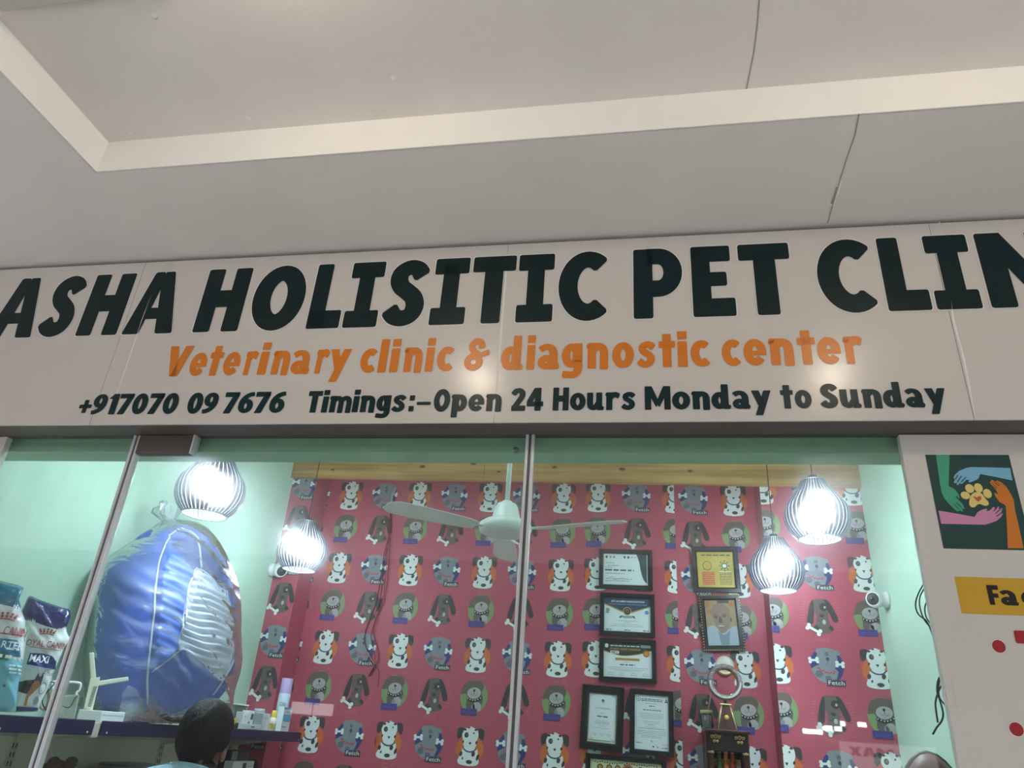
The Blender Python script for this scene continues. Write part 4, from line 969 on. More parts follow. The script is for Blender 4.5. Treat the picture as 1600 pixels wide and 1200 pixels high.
# ------------------------------------------------------------------ small wooden temple with a ring ornament, jar and medallion
TYF = 2.30
a, b = onY(1105, 1140.5, TYF), onY(1168, 1140.5, TYF); tz = (a.z + b.z) / 2; tx = (a.x + b.x) / 2; tw = b.x - a.x
tm = empty('home_temple', (tx, YB, tz - .62), 'dark carved wooden wall temple with idols inside, below the portrait photo', 'temple'); tb = tm.location
ybk = YB - .0025
bm = B(); boxr(bm, tx - tw / 2 - .012, tx + tw / 2 + .012, TYF - .006, ybk, tz - .014, tz, .003); obj('top_board', bm, M_DKWOOD, tm, base=tb)
for s in (-1, 1):
    bm = B(); xo = tx + s * (tw / 2); boxr(bm, xo - .006, xo + .006, TYF + .03, ybk, tz - .62, tz - .014, .001); obj('side_panel', bm, M_DKWOOD, tm, base=tb)
    bm = B(); xc = tx + s * (tw / 2 - .016)
    lathe(bm, [(0, -.606), (.016, -.606), (.016, -.55), (.011, -.53), (.012, -.40), (.016, -.39), (.011, -.375), (.0125, -.22), (.017, -.21), (.017, -.195), (.0115, -.18), (.0115, -.125), (.017, -.115), (.017, -.100), (0, -.1)], (xc, TYF + .016, tz), 16)
    obj('turned_pillar', bm, M_DKWOOD, tm, base=tb)
    for zz in (-.108, -.203):
        bm = B(); lathe(bm, [(.0172, -.004), (.0178, 0), (.0172, .004)], (xc, TYF + .016, tz + zz), 16); obj('brass_band', bm, mat('brass', (200, 170, 110), .3, metal=.8), tm, base=tb)
bm = B(); boxr(bm, tx - tw / 2, tx + tw / 2, TYF - .012 + .02, TYF + .02, tz - .1, tz - .014, .001)
obj('fascia', bm, mat('fascia_black', (18, 14, 14), .4), tm, base=tb)
for s in (-1, 1):                                    # gold scrollwork
    bm = B(); X = tx + s * .06; Y = TYF + .004; gp = mat('scroll_gold', (196, 160, 104), .35, metal=.5)
    for i, (dx, dz, rr) in enumerate(((-.018, -.036, .009), (0, -.034, .011), (.018, -.036, .009), (.008, -.056, .008), (-.008, -.056, .007))):
        tube(bm, [(X + s * dx + rr * (1 - k / 22) * math.cos(k * .55), Y, tz + dz + rr * (1 - k / 22) * math.sin(k * .55)) for k in range(17)], .0016, 6)
    obj('gold_scrollwork', bm, gp, tm, base=tb)
bm = B(); boxr(bm, tx - tw / 2 + .006, tx + tw / 2 - .006, YB - .02, ybk, tz - .62, tz - .014); obj('back_board', bm, M_BLACK, tm, base=tb)
bm = B(); boxr(bm, tx - tw / 2 - .012, tx + tw / 2 + .012, TYF - .01, ybk, tz - .64, tz - .606, .003); obj('base_board', bm, M_DKWOOD, tm, base=tb)
bm = B(); boxr(bm, tx - tw / 2 + .006, tx + tw / 2 - .006, TYF + .06, YB - .02, tz - .27, tz - .25); obj('inner_shelf', bm, M_DKWOOD, tm, base=tb)
# the pictured idols: a printed panel plus three small crowned figures
ip = Flat(); IX, IZ = tx, tz - .17
ip.rect(IX - .07, IZ - .08, IX + .07, IZ + .035, mat('idol_cloth_yellow', (208, 190, 96), .5), 0)
for k in range(36):
    m_ = (mat('idol_red', (190, 50, 46), .5), mat('idol_orange', (224, 110, 70), .5), mat('idol_cloth_yellow', (208, 190, 96), .5), mat('idol_green', (70, 110, 70), .5), M_PAPER)[k % 5]
    ip.ell(IX + rnd.uniform(-.066, .066), IZ + rnd.uniform(-.075, .03), rnd.uniform(.006, .013), rnd.uniform(.006, .014), m_, 1 + k % 3, 10)
ip.make('idol_picture', lambda u, v, w: Vector((u, TYF + .12 - w, v)), tm, base=tb)
for k, (dx, m_) in enumerate(((-.042, mat('idol_green', (70, 110, 70))), (-.008, mat('idol_orange', (224, 110, 70))), (.026, mat('idol_red', (190, 50, 46))))):
    bm = B(); z0 = tz - .25
    lathe(bm, [(0, 0), (.022, 0), (.02, .03), (.014, .065), (.016, .085), (.007, .1), (.006, .106), (.011, .116), (.011, .13), (.006, .138), (.012, .14), (.009, .16), (.003, .178), (0, .184)], (tx + dx, TYF + .085, z0), 14)
    t_ = empty('crowned_idol', (tx + dx, TYF + .085, z0), ('small green crowned idol at left inside the wooden temple', 'small orange crowned idol in the middle of the wooden temple', 'small red crowned idol at right inside the wooden temple')[k], 'idol', 'idols in the temple')
    obj('figure', bm, m_, t_, base=t_.location, smooth=True)
    bm = B(); lathe(bm, [(.0125, .141), (.0132, .143), (.0125, .146)], (tx + dx, TYF + .085, z0), 14); obj('crown_band', bm, mat('brass', (200, 170, 110)), t_, base=t_.location)
# pyramid spire with gold edges
pc = onY(1135, 1140, 2.40); PY = 2.40; PZ = tz + .0005
q0, q1, q2, q3 = onY(1121, 1139, PY), onY(1150, 1139, PY), onY(1142, 1103, PY), onY(1127, 1102, PY)
hb = (q1.x - q0.x) / 2; ht = hb * .45; PH = (q2.z + q3.z) / 2 - PZ; px0 = (q0.x + q1.x) / 2
rg = empty('ring_ornament', (px0, PY, PZ), 'large silver and gold ring ornament on a pyramid stand, on top of the wooden temple', 'ornament'); rbz = rg.location
bm = B(); A = [bm.verts.new((px0 + sx_ * hb, PY + sy_ * hb, PZ)) for sx_, sy_ in ((-1, -1), (1, -1), (1, 1), (-1, 1))]; C = [bm.verts.new((px0 + sx_ * ht, PY + sy_ * ht, PZ + PH)) for sx_, sy_ in ((-1, -1), (1, -1), (1, 1), (-1, 1))]
for k in range(4): bm.faces.new((A[k], A[(k + 1) % 4], C[(k + 1) % 4], C[k]))
bm.faces.new(A[::-1]); bm.faces.new(C)
obj('pyramid', bm, M_DKWOOD, rg, base=rbz)
for k in range(4):
    sx_, sy_ = ((-1, -1), (1, -1), (1, 1), (-1, 1))[k]
    bm = B(); tube(bm, [(px0 + sx_ * hb, PY + sy_ * hb, PZ + .002), (px0 + sx_ * ht, PY + sy_ * ht, PZ + PH)], .003, 6); obj('gold_edge', bm, mat('pale_gold', (222, 204, 150), .3, metal=.5), rg, base=rbz)
bm = B(); boxr(bm, px0 - ht - .008, px0 + ht + .008, PY - ht - .008, PY + ht + .008, PZ + PH, PZ + PH + .008, .002); obj('cap_plate', bm, mat('pale_gold', (222, 204, 150)), rg, base=rbz)
bm = B(); lathe(bm, [(0, 0), (.013, 0), (.013, .003), (0, .004)], (px0, PY - (hb + ht) / 2 - .002, PZ + PH * .5), 18, axis=rot_to((0, -1, .12))); obj('gold_medallion', bm, GOLD, rg, base=rbz)
c = onY(1132.5, 1066, PY); ro = (onY(1160, 1066, PY).x - onY(1105.5, 1066, PY).x) / 2
bm = B(); boxr(bm, px0 - .008, px0 + .008, PY - .008, PY + .008, PZ + PH + .006, c.z - ro + .004, .002); obj('ring_post', bm, M_DKWOOD, rg, base=rbz)
bm = B(); n = 56
prof = [(ro - .002, -.022, 0), (ro + .002, 0, 0), (ro - .002, .022, 0), (ro - .026, .019, 1), (ro - .030, .0, 1), (ro - .026, -.019, 1)]
loops = [[bm.verts.new((c.x + r_ * math.cos(2 * PI * k / n), PY + y_ * 1.3, c.z + r_ * math.sin(2 * PI * k / n))) for k in range(n)] for r_, y_, _ in prof]
for i in range(6):
    A, C = loops[i], loops[(i + 1) % 6]
    for k in range(n):
        fc = bm.faces.new((A[k], A[(k + 1) % n], C[(k + 1) % n], C[k])); fc.material_index = 0 if i in (0, 1, 5) else 1; fc.smooth = True
obj('ring', bm, [mat('ring_silver', (150, 140, 140), .25, metal=.95, bump=.5, bscale=160), mat('ring_rose_gold', (190, 136, 104), .18, metal=.85)], rg, base=rbz)
bm = B()
for k in range(44):
    a = PI + PI * (k + .5) / 44; box(bm, (c.x + (ro - .013) * math.cos(a), PY - .0275, c.z + (ro - .013) * math.sin(a)), (.009, .003, .009), Matrix.Rotation(-a, 3, 'Y'), .001)
obj('sparkling_stones', bm, mat('stone_white', (214, 210, 206), .2), rg, base=rbz)['kind'] = 'stuff'
# pale medallion on the wall behind the ring
c2 = onY(1133, 1040, YB - .02); md = empty('wall_medallion', (c2.x, YB, c2.z - .05), 'round pale wall medallion with gold rim behind the ring ornament', 'medallion')
bm = B(); lathe(bm, [(0, .001), (.05, .001), (.054, .008), (.046, .014), (0, .018)], (c2.x, YB - .002, c2.z), 28, axis=rot_to((0, -1, 0))); obj('disc', bm, mat('medallion_ivory', (206, 202, 190), .4), md, base=md.location)
bm = B(); tube(bm, [(c2.x + .044 * math.cos(a), YB - .018, c2.z + .044 * math.sin(a)) for a in [PI + .35 + k * (PI - .7) / 12 for k in range(13)]], [.002 + .006 * math.sin(PI * k / 12) for k in range(13)], 8); obj('gold_crescent', bm, mat('pale_gold', (222, 204, 150)), md, base=md.location)
# glass jar with a straw
jc = onY(1105, 1140, 2.47)
jr = empty('straw_jar', (jc.x, 2.47, tz + .0005), 'small clear jar with cream lid and pink straw, on the temple top', 'jar')
bm = B(); lathe(bm, [(0, .001), (.028, .001), (.032, .01), (.032, .07), (.027, .08), (.027, .078), (.03, .068), (.03, .011), (0, .004)], tuple(jr.location), 24); obj('jar_glass', bm, film_mat('jar_glass', body=.05, rough=.05, bump=0), jr, base=jr.location)
bm = B(); lathe(bm, [(0, .08), (.033, .08), (.033, .096), (0, .097)], tuple(jr.location), 24); obj('lid', bm, mat('lid_cream', (208, 196, 150), .5), jr, base=jr.location)
j = jr.location; bm = B(); tube(bm, smoothpath([(j.x + .005, j.y, j.z + .03), (j.x + .012, j.y, j.z + .10), (j.x + .032, j.y - .0, j.z + .20), (j.x + .040, j.y, j.z + .30)], 4), .003, 8); obj('straw', bm, mat('straw_pink', (196, 130, 140), .4), jr, base=j)

# ------------------------------------------------------------------ unseen fill panels added on the shop ceiling to brighten the lower wall
for lx_, lab in ((-1.15, 'added square fill light on the shop ceiling, left one unseen above the bulkhead'), (.35, 'added square fill light on the shop ceiling, right one unseen above the bulkhead')):
    t = empty('fill_light', (lx_, .75, ZIN), lab, 'light', 'added fill lights on the shop ceiling')
    bm = B(); boxr(bm, lx_ - .24, lx_ + .24, .51, .99, ZIN - .02, ZIN, .004); obj('panel_frame', bm, M_WHITEPL, t, base=t.location)
    bm = B(); boxr(bm, lx_ - .22, lx_ + .22, .53, .97, ZIN - .0225, ZIN - .019); obj('panel_diffuser', bm, mat('cool_diffuser', (255, 255, 255), emit=((236, 246, 255), 13.0)), t, base=t.location)

# ------------------------------------------------------------------ wires hanging on the walls
def wires(name, label, groups, pl, base):
    t = empty(name, base, label, 'cable')
    for nm, pts, r, m, dy in groups:
        bm = B(); tube(bm, smoothpath([pl(x, y, dy) for x, y in pts], 5), r, 6); obj(nm, bm, m, t, base=t.location)
    return t
Z = lambda x, y: (540 + x * 120 / 424, 740 + y * 340 / 1200)
wl = lambda x, y, d: onY(*Z(x, y), YB - .008 - d)
bb = onY(613, 770, YB - .004)
wires('hanging_wires', 'thin dark red wires hanging from grey conduit stub on the red wallpaper', [
    ('conduit', [(282, 74), (268, 95), (256, 125), (250, 195)], .011, mat('conduit_grey', (150, 152, 158), .5), .006),
    ('wire', [(247, 190), (242, 330), (215, 430), (190, 600), (165, 720), (115, 850), (104, 930), (130, 990), (158, 1060), (126, 1120)], .0022, M_REDWIRE, .0),
    ('wire', [(252, 190), (250, 320), (225, 430), (205, 560), (185, 720), (125, 830), (105, 900), (112, 950), (140, 1030), (168, 1060), (128, 1118)], .0022, M_WIRE, .004),
    ('wire', [(250, 190), (246, 360), (236, 520), (214, 690), (170, 800), (152, 870), (176, 960), (184, 1020), (160, 1060), (130, 1110)], .0022, M_REDWIRE, .008),
    ('wire', [(248, 190), (232, 400), (220, 560), (208, 680), (160, 820), (140, 900), (160, 990), (164, 1060), (184, 1090), (180, 1178)], .002, M_REDWIRE, .012),
    ('tape_knot', [(196, 690), (186, 715), (180, 738)], .007, M_BLACK, .006),
    ('bare_end', [(122, 985), (140, 1020), (160, 1050)], .0025, mat('wire_cream', (190, 164, 120), .5), .012)], wl, bb)
z8 = lambda x, y: (1380 + x / 6.0, 1000 + y / 6.0)
z7 = lambda x, y: (1200 + x / 4.0, 900 + y / 4.0)
wr = lambda x, y, d: onY(x, y, .055 + d)
wires('loose_wires', 'thin dark wires looping out behind the white board edge', [
    ('wire', [z7(984, 30), z7(940, 110), z7(922, 180), z7(940, 240), z7(990, 280), z7(1022, 350), z7(1046, 430), z7(1066, 520), z7(1084, 610)], .0018, M_WIRE, 0),
    ('wire', [z7(988, 60), z7(950, 130), z7(950, 200), z7(975, 270), z7(1005, 310)], .0018, M_WIRE, .006),
    ('wire', [z7(1000, 140), z7(980, 200), z7(990, 260), z7(1026, 310)], .0018, M_WIRE, .012),
    ('wire', [z8(548, 318), z8(515, 380), z8(505, 450), z8(510, 500), z8(545, 610), z8(562, 700), z8(545, 765), z8(505, 815), z8(464, 885)], .0022, M_WIRE, .018),
    ('wire', [z8(562, 405), z8(530, 455), z8(505, 520), z8(490, 590), z8(498, 680), z8(512, 775)], .0022, M_WIRE, .024),
    ('wire', [z8(540, 340), z8(518, 440), z8(530, 540), z8(580, 610), z8(606, 650)], .0018, M_WIRE, .030)], wr, onY(1440, 1000, .055))

# ------------------------------------------------------------------ security cameras
def cctv(pos, outdir, aim, label):
    t = empty('security_camera', pos, label, 'camera', 'white dome cameras on the side walls'); p = Vector(pos); o = Vector(outdir).normalized(); A = Vector(aim).normalized()
    bm = B(); lathe(bm, [(0, 0), (.042, 0), (.042, .012), (.034, .03), (.026, .036), (0, .036)], p, 28, axis=rot_to(o)); obj('wall_mount', bm, M_WHITEPL, t, base=p)
    c = p + o * .062
    bm = B(); lathe(bm, [(0, -.046), (.026, -.04), (.04, -.022), (.045, .002), (.042, .022), (.034, .034), (.031, .032), (0, .03)], c, 28, axis=rot_to(A)); obj('ball_housing', bm, M_WHITEPL, t, base=p)
    bm = B(); lathe(bm, [(0, .0305), (.031, .0325), (.029, .036), (.022, .037), (0, .0375)], c, 28, axis=rot_to(A)); obj('lens_face', bm, M_BLACK, t, base=p)
    bm = B(); lathe(bm, [(0, .0376), (.011, .0378), (.012, .042), (.006, .045), (0, .0455)], c, 20, axis=rot_to(A)); obj('lens', bm, mat('lens_glass', (30, 34, 44), .05, coat=1), t, base=p)
q = onX(424, 890, -2.35); cctv((XL, q.y, q.z), (1, 0, 0), (.75, -.55, -.35), 'white dome camera on the green wall left of the wallpaper')
q = onX(1386, 937, 1.245); cctv((XR, q.y, q.z), (-1, 0, 0), (-.6, -.75, -.1), 'white dome camera on the green wall right of the wallpaper')

# ------------------------------------------------------------------ ceiling fan
FX, FYY = onY(793.5, 770, 1.2).x, 1.2
zc = onY(793, 783, 1.2).z
fan = empty('ceiling_fan', (FX, FYY, ZIN), 'white ceiling fan on a long rod near the glass joint', 'fan'); fb = fan.location
M_FAN = mat('fan_white', (208, 220, 216), .35)
def fl_(nm, prof, m=M_FAN, seg=36): bm = B(); lathe(bm, prof, (FX, FYY, 0), seg); return obj(nm, bm, m, fan, base=fb)
fl_('ceiling_canopy', [(0, ZIN), (.06, ZIN), (.055, ZIN - .05), (.02, ZIN - .08), (0, ZIN - .08)])
fl_('down_rod', [(0, ZIN - .07), (.0115, ZIN - .07), (.0115, zc - .0), (0, zc)])
fl_('lower_canopy', [(0, zc), (.02, zc), (.024, zc - .006), (.044, zc - .016), (.052, zc - .03), (.066, zc - .085), (.070, zc - .092), (.06, zc - .095), (0, zc - .095)])
fl_('motor_housing', [(0, zc - .085), (.055, zc - .088), (.098, zc - .098), (.118, zc - .112), (.121, zc - .13), (.115, zc - .148), (.10, zc - .155), (.04, zc - .158), (0, zc - .158)])
zb = zc - .142
for k in range(3):
    a = math.radians((100, 220, 340)[k]); d = Vector((math.cos(a), math.sin(a), 0)); n = Vector((-d.y, d.x, 0)); c = Vector((FX, FYY, zb))
    bm = B(); prev = None; pts = [(.15, .035), (.2, .048), (.3, .056), (.45, .062), (.54, .058), (.575, .035), (.58, .015)]
    for r_, hw in pts:
        A = [bm.verts.new(c + d * r_ + n * (s * hw) + Vector((0, 0, s * hw * .18 + e))) for s, e in ((-1, .0015), (1, .0015), (1, -.0015), (-1, -.0015))]
        if prev:
            for i in range(4): bm.faces.new((prev[i], prev[(i + 1) % 4], A[(i + 1) % 4], A[i]))
        else: bm.faces.new(A[::-1])
        prev = A
    bm.faces.new(prev)
    bl = obj('blade', bm, M_FAN, fan, base=fb)
    bm = B(); box(bm, c + d * .135 + Vector((0, 0, .003)), (.10, .03, .004), Matrix.Rotation(a, 3, 'Z'), .001); obj('blade_bracket', bm, M_FAN, bl, base=fb)

# ------------------------------------------------------------------ shelf rack along the left wall
SXF = -1.98; ZL = 1.575
rk = empty('wall_shelf', (XL, 1.2, 1.0), 'navy lipped wall shelf on slotted rails, along the left wall', 'shelf'); rkb = rk.location
SYA, SYB = .16, YF - .003
bm = B(); boxr(bm, XL + .0105, SXF - .005, SYA, SYB, ZL - .022, ZL - .008, .002); obj('shelf_deck', bm, M_OFFWHITE, rk, base=rkb)
yj = [SYA, onX(146, 1130, SXF).y, onX(158, 1135, SXF).y, onX(344, 1140, SXF).y, onX(350, 1140, SXF).y, SYB]
for a, b in ((yj[0], yj[1]), (yj[2], yj[3]), (yj[4], yj[5])):
    bm = B(); boxr(bm, SXF - .004, SXF + .008, a, b, ZL - .050, ZL, .004); lip = obj('shelf_lip', bm, M_NAVY, rk, base=rkb)
    for yy in (a + .03, b - .03):
        bm = B(); lathe(bm, [(0, .002), (.003, .0016), (.004, 0)], (SXF + .008, yy, ZL - .040), 10, axis=rot_to((1, 0, 0))); obj('lip_screw', bm, M_STEEL, lip, base=rkb)
for yy, xx in ((yj[1] + .022, .004), (yj[3] + .01, .0)):
    bm = B(); boxr(bm, SXF - .012, SXF + .002, yy - .018, yy + .018, ZL - .058, ZL - .006, .004); obj('white_end_bracket', bm, mat('bracket_white', (196, 192, 178), .5), rk, base=rkb)
M_RAIL = mat('rail_cream', (196, 196, 176), .5)
for yy in (.70, 1.64, 2.30):
    bm = B(); boxr(bm, XL, XL + .012, yy - .018, yy + .018, .5, 1.50, .001); rail = obj('slotted_rail', bm, M_RAIL, rk, base=rkb)
    f = Flat()
    for k in range(32):
        for dx in (-.008, .008): f.rect(yy + dx - .0028, .53 + k * .03, yy + dx + .0028, .53 + k * .03 + .017, M_BLACK, 0)
    f.make('rail_slots', lambda u, v, w: Vector((XL + .012 + w, u, v)), rail, base=rkb)
    for z_ in (ZL - .024, 1.235):
        bm = B(); vs = [bm.verts.new(p) for p in [(XL + .013, yy + e, z_) for e in (-.002, .002)] + [(SXF - .03, yy + e, z_) for e in (-.002, .002)] + [(SXF - .03, yy + e, z_ - .016) for e in (-.002, .002)] + [(XL + .013, yy + e, z_ - .07) for e in (-.002, .002)]]
        for q in ((0, 2, 4, 6), (7, 5, 3, 1), (0, 1, 3, 2), (2, 3, 5, 4), (4, 5, 7, 6), (6, 7, 1, 0)): bm.faces.new([vs[i] for i in q])
        obj('shelf_bracket', bm, M_RAIL, rk, base=rkb)
bm = B(); boxr(bm, XL + .0105, SXF - .005, SYA, SYB, 1.235, 1.25, .002); obj('lower_deck', bm, M_OFFWHITE, rk, base=rkb)
bm = B(); boxr(bm, XL, XL + .006, SYA, YF - .003, .5, 1.50); obj('back_panel', bm, mat('rack_panel', (226, 222, 208), .7), rk, base=rkb)

# ------------------------------------------------------------------ pillowy bodies grown from an outline
class Pillow:
    def __init__(s, F, outline, front, back, rings=18, n=72, power=2.2, smooth=3, noise=None):
        s.F = F; pts = smoothpath(outline, smooth, True)
        L = [0.0]
        for a, b in zip(pts, pts[1:] + pts[:1]): L.append(L[-1] + (b - a).length)
        out = []; j = 0
        for i in range(n):
            d = L[-1] * i / n
            while L[j + 1] < d: j += 1
            a, b = pts[j], pts[(j + 1) % len(pts)]; out.append(a.lerp(b, (d - L[j]) / max(1e-9, L[j + 1] - L[j])))
        s.o = out; s.c = sum(out, Vector((0, 0))) / n; s.front, s.back, s.rings, s.n, s.pw, s.noise = front, back, rings, n, power, noise
    def h(s, u, v):
        p = Vector((u, v)) - s.c; a = math.atan2(p.y, p.x); best = None
        for i in range(s.n):
            q0, q1 = s.o[i] - s.c, s.o[(i + 1) % s.n] - s.c
            den = p.x * (q1.y - q0.y) - p.y * (q1.x - q0.x)
            if abs(den) < 1e-12: continue
            t = (q0.x * (q1.y - q0.y) - q0.y * (q1.x - q0.x)) / den
            k = (q0.x * p.y - q0.y * p.x) / den
            if t > 0 and -1e-6 <= k <= 1 + 1e-6: best = 1 / t; break
        t = min(1.0, best or 0.0)
        w = s.front * max(0.0, 1 - t ** s.pw) ** .5
        return w + (s.noise(u, v, t) if s.noise else 0)
    def mesh(s, zone=None):
        bm = B(); sides = []
        for sgn, dep in ((1, s.front), (-1, s.back)):
            rings = []
            for r in range(s.rings):
                t = 1 - r / s.rings; row = []
                for i in range(s.n):
                    p = s.c + (s.o[i] - s.c) * t; w = sgn * dep * max(0.0, 1 - t ** s.pw) ** .5
                    if s.noise and sgn > 0 and r > 0: w += s.noise(p.x, p.y, t)
                    row.append((p, w))
                rings.append(row)
            sides.append(rings)
        rim = [bm.verts.new(s.F(p.x, p.y, w)) for p, w in sides[0][0]]
        for k, rings in enumerate(sides):
            prev = rim; pu = [p for p, w in rings[0]]
            for row in rings[1:]:
                cur = [bm.verts.new(s.F(p.x, p.y, w)) for p, w in row]
                for i in range(s.n):
                    j = (i + 1) % s.n; q = (prev[i], prev[j], cur[j], cur[i])
                    f = bm.faces.new(q if k == 0 else q[::-1]); f.smooth = True
                    if zone: m = (pu[i] + row[j][0]) / 2; f.material_index = zone(m.x, m.y)
                prev = cur; pu = [p for p, w in row]
            c = bm.verts.new(s.F(s.c.x, s.c.y, (1 if k == 0 else -1) * (s.front if k == 0 else s.back) + (s.noise(s.c.x, s.c.y, 0) if s.noise and k == 0 else 0)))
            for i in range(s.n):
                q = (prev[i], prev[(i + 1) % s.n], c); f = bm.faces.new(q if k == 0 else q[::-1]); f.smooth = True
                if zone: f.material_index = zone(s.c.x, s.c.y)
        return bm
def inside(x, y, poly):
    r = False; n = len(poly)
    for i in range(n):
        a, b = poly[i], poly[i - 1]
        if (a[1] > y) != (b[1] > y) and x < (b[0] - a[0]) * (y - a[1]) / (b[1] - a[1]) + a[0]: r = not r
    return r
def wob(x, y, s=1.0):
    return (math.sin(x * 31 * s + math.sin(y * 23 * s) * 1.7) + math.sin(y * 41 * s + math.sin(x * 19 * s) * 2.1) + .5 * math.sin((x + y) * 83 * s)) / 2.5

# ------------------------------------------------------------------ blue padded armchair wrapped in clear plastic
FC = Frame((-2.06, 1.10, 0), (.62, .785, 0))
def cp(x, y): return FC.px(x, y)
def cpf(x, y):
    """point of the bulging front seen at x, y"""
    q = cp(x, y)
    for _ in range(12): q = FC.px(x, y, pl0.h(*q) * .98)
    return q
co = [cp(*p) for p in ((190, 860), (236, 826), (290, 820), (325, 835), (350, 880), (362, 915), (366, 960), (368, 1000), (364, 1040), (352, 1075), (330, 1100), (290, 1118), (240, 1122), (196, 1124), (158, 1118), (142, 1082), (140, 1030), (147, 980), (152, 920), (163, 885))]
zbase = ZL - .0075
lowv = min(c[1] for c in co)
pl0 = Pillow(FC, co, .20, .12, n=110, power=2.6)
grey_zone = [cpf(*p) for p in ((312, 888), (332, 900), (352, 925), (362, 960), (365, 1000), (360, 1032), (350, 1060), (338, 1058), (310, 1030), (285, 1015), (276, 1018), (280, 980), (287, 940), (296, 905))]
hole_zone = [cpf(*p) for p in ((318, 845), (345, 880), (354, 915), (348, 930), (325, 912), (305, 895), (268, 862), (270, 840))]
lit_zone = [cpf(*p) for p in ((262, 840), (300, 890), (290, 930), (283, 980), (276, 1016), (248, 1040), (232, 1050), (240, 1000), (245, 950), (250, 890))]  # front panel; its lighter blue holds the light falling there
M_CB = mat('chair_blue', (44, 84, 186), .5, noise=.1, nscale=5); M_CB2 = mat('chair_panel_lit_blue', (58, 104, 206), .45, noise=.06, nscale=6); M_CG = mat('chair_panel_grey', (216, 222, 236), .4, noise=.06, nscale=8); M_CD = mat('chair_deep_blue', (34, 52, 132), .5, noise=.1)
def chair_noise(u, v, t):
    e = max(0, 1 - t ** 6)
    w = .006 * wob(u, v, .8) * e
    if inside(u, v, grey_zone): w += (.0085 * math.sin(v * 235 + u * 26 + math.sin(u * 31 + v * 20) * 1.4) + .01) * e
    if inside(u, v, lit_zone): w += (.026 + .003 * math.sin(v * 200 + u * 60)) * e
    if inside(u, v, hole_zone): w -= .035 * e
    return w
ch = empty('wrapped_armchair', FC(0, zbase), 'large blue padded armchair with grey panel, wrapped in clear plastic on the shelf', 'armchair'); cb = ch.location
pl = Pillow(FC, co, .20, .12, rings=44, n=150, power=2.6, noise=chair_noise)
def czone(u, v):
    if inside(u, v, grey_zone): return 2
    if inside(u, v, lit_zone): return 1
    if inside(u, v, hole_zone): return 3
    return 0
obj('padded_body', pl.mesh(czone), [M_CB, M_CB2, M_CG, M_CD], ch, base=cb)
M_PIPE = mat('piping_white', (224, 230, 240), .4)
for pts in ([(264, 836), (250, 870), (245, 893), (241, 930), (239, 965), (234, 1010), (230, 1060), (229, 1100)], [(312, 886), (297, 903), (289, 930), (284, 970), (277, 1014), (255, 1036), (236, 1050)], [(367, 985), (364, 1030), (350, 1058), (332, 1086)], [(262, 838), (285, 826), (312, 846), (318, 886)]):
    bm = B(); q = smoothpath([cpf(*p) for p in pts], 6)
    tube(bm, [FC(p.x, p.y, pl.h(p.x, p.y) + .004) for p in q], .0042, 6); obj('piping', bm, M_PIPE, ch, base=cb)
bm = B(); q = smoothpath(list(grey_zone), 4, True)
tube(bm, [FC(p[0], p[1], pl.h(p[0], p[1]) + .003) for p in q], .0034, 6, closed=True); obj('piping', bm, M_PIPE, ch, base=cb)
q = cpf(331, 994); bm = B(); lathe(bm, [(0, .004), (.006, .003), (.008, 0)], FC(q[0], q[1], pl.h(*q) + .004), 12, axis=rot_to(FC.n)); obj('button', bm, M_BLACK, ch, base=cb)
M_FILM = film_mat('polythene_wrap', body=.17, rough=.27, bump=.35, bscale=9)
wo = [cp(*p) for p in ((186, 858), (205, 846), (226, 834), (252, 814), (285, 812), (318, 824), (345, 860), (364, 905), (370, 940), (371, 1000), (372, 1042), (360, 1085), (352, 1118), (300, 1130), (240, 1130), (178, 1130), (145, 1123), (132, 1082), (130, 1026), (137, 980), (142, 920), (155, 882))]
def wrap_noise(u, v, t):
    e = max(0, 1 - t ** 8)
    return (.007 * wob(u, v, 1.3) + .005 * math.sin(v * 90 + 40 * u + 2 * math.sin(u * 17))) * e
wp = Pillow(FC, wo, .238, .15, rings=40, n=140, power=2.6, noise=wrap_noise)
zmin = zbase + .001
bm = wp.mesh()
for v in bm.verts:
    if v.co.z < zmin: v.co.z = zmin + .0002
    if v.co.x < XL + .004: v.co.x = XL + .004
obj('plastic_wrap', bm, M_FILM, ch, base=cb)
# gathered top of the plastic
a = cp(272, 812); bmt = B(); bm = B()
top = FC(*cp(261, 824), .015); n = 28
prof = [(.012, 0), (.016, .02), (.035, .045), (.055, .075), (.05, .1), (.03, .11)]
prev = None
d = Vector((-.12, -.15, .9)).normalized(); ax = rot_to(d)
for r_, hh in prof:
    row = []
    for k in range(n):
        aa = 2 * PI * k / n; rr = r_ * (1 + .28 * math.sin(5 * aa + hh * 30) + .15 * math.sin(9 * aa))
        row.append(bm.verts.new(top + ax @ Vector((rr * math.cos(aa), rr * math.sin(aa), hh * (1 + .1 * math.sin(3 * aa))))))
    if prev:
        for k in range(n): f = bm.faces.new((prev[k], prev[(k + 1) % n], row[(k + 1) % n], row[k])); f.smooth = True
    prev = row
obj('gathered_top', bm, M_FILM, ch, base=cb)
bm = B()                                              # loose ends of film pooled on the shelf
for v in pl.mesh().verts: pass
q0 = FC(*cp(262, 1118), .17)
prev = None
for i in range(9):
    row = []
    for k in range(30):
        u = k / 29; s = i / 8
        p = FC(-.20 + .42 * u, 0, .20 + .05 * math.sin(u * 9) * s); p.z = zmin + .11 * (1 - s) ** 1.4 * (1 + .25 * math.sin(u * 23)) + .012 * abs(math.sin(u * 41 + s * 5)) + .0005
        p = p + Vector((-.2, .0, 0)) * 0 + FC.n * (-.05 * (1 - s))
        row.append(bm.verts.new(p))
    if prev:
        for k in range(29): f = bm.faces.new((prev[k], prev[k + 1], row[k + 1], row[k])); f.smooth = True
    prev = row
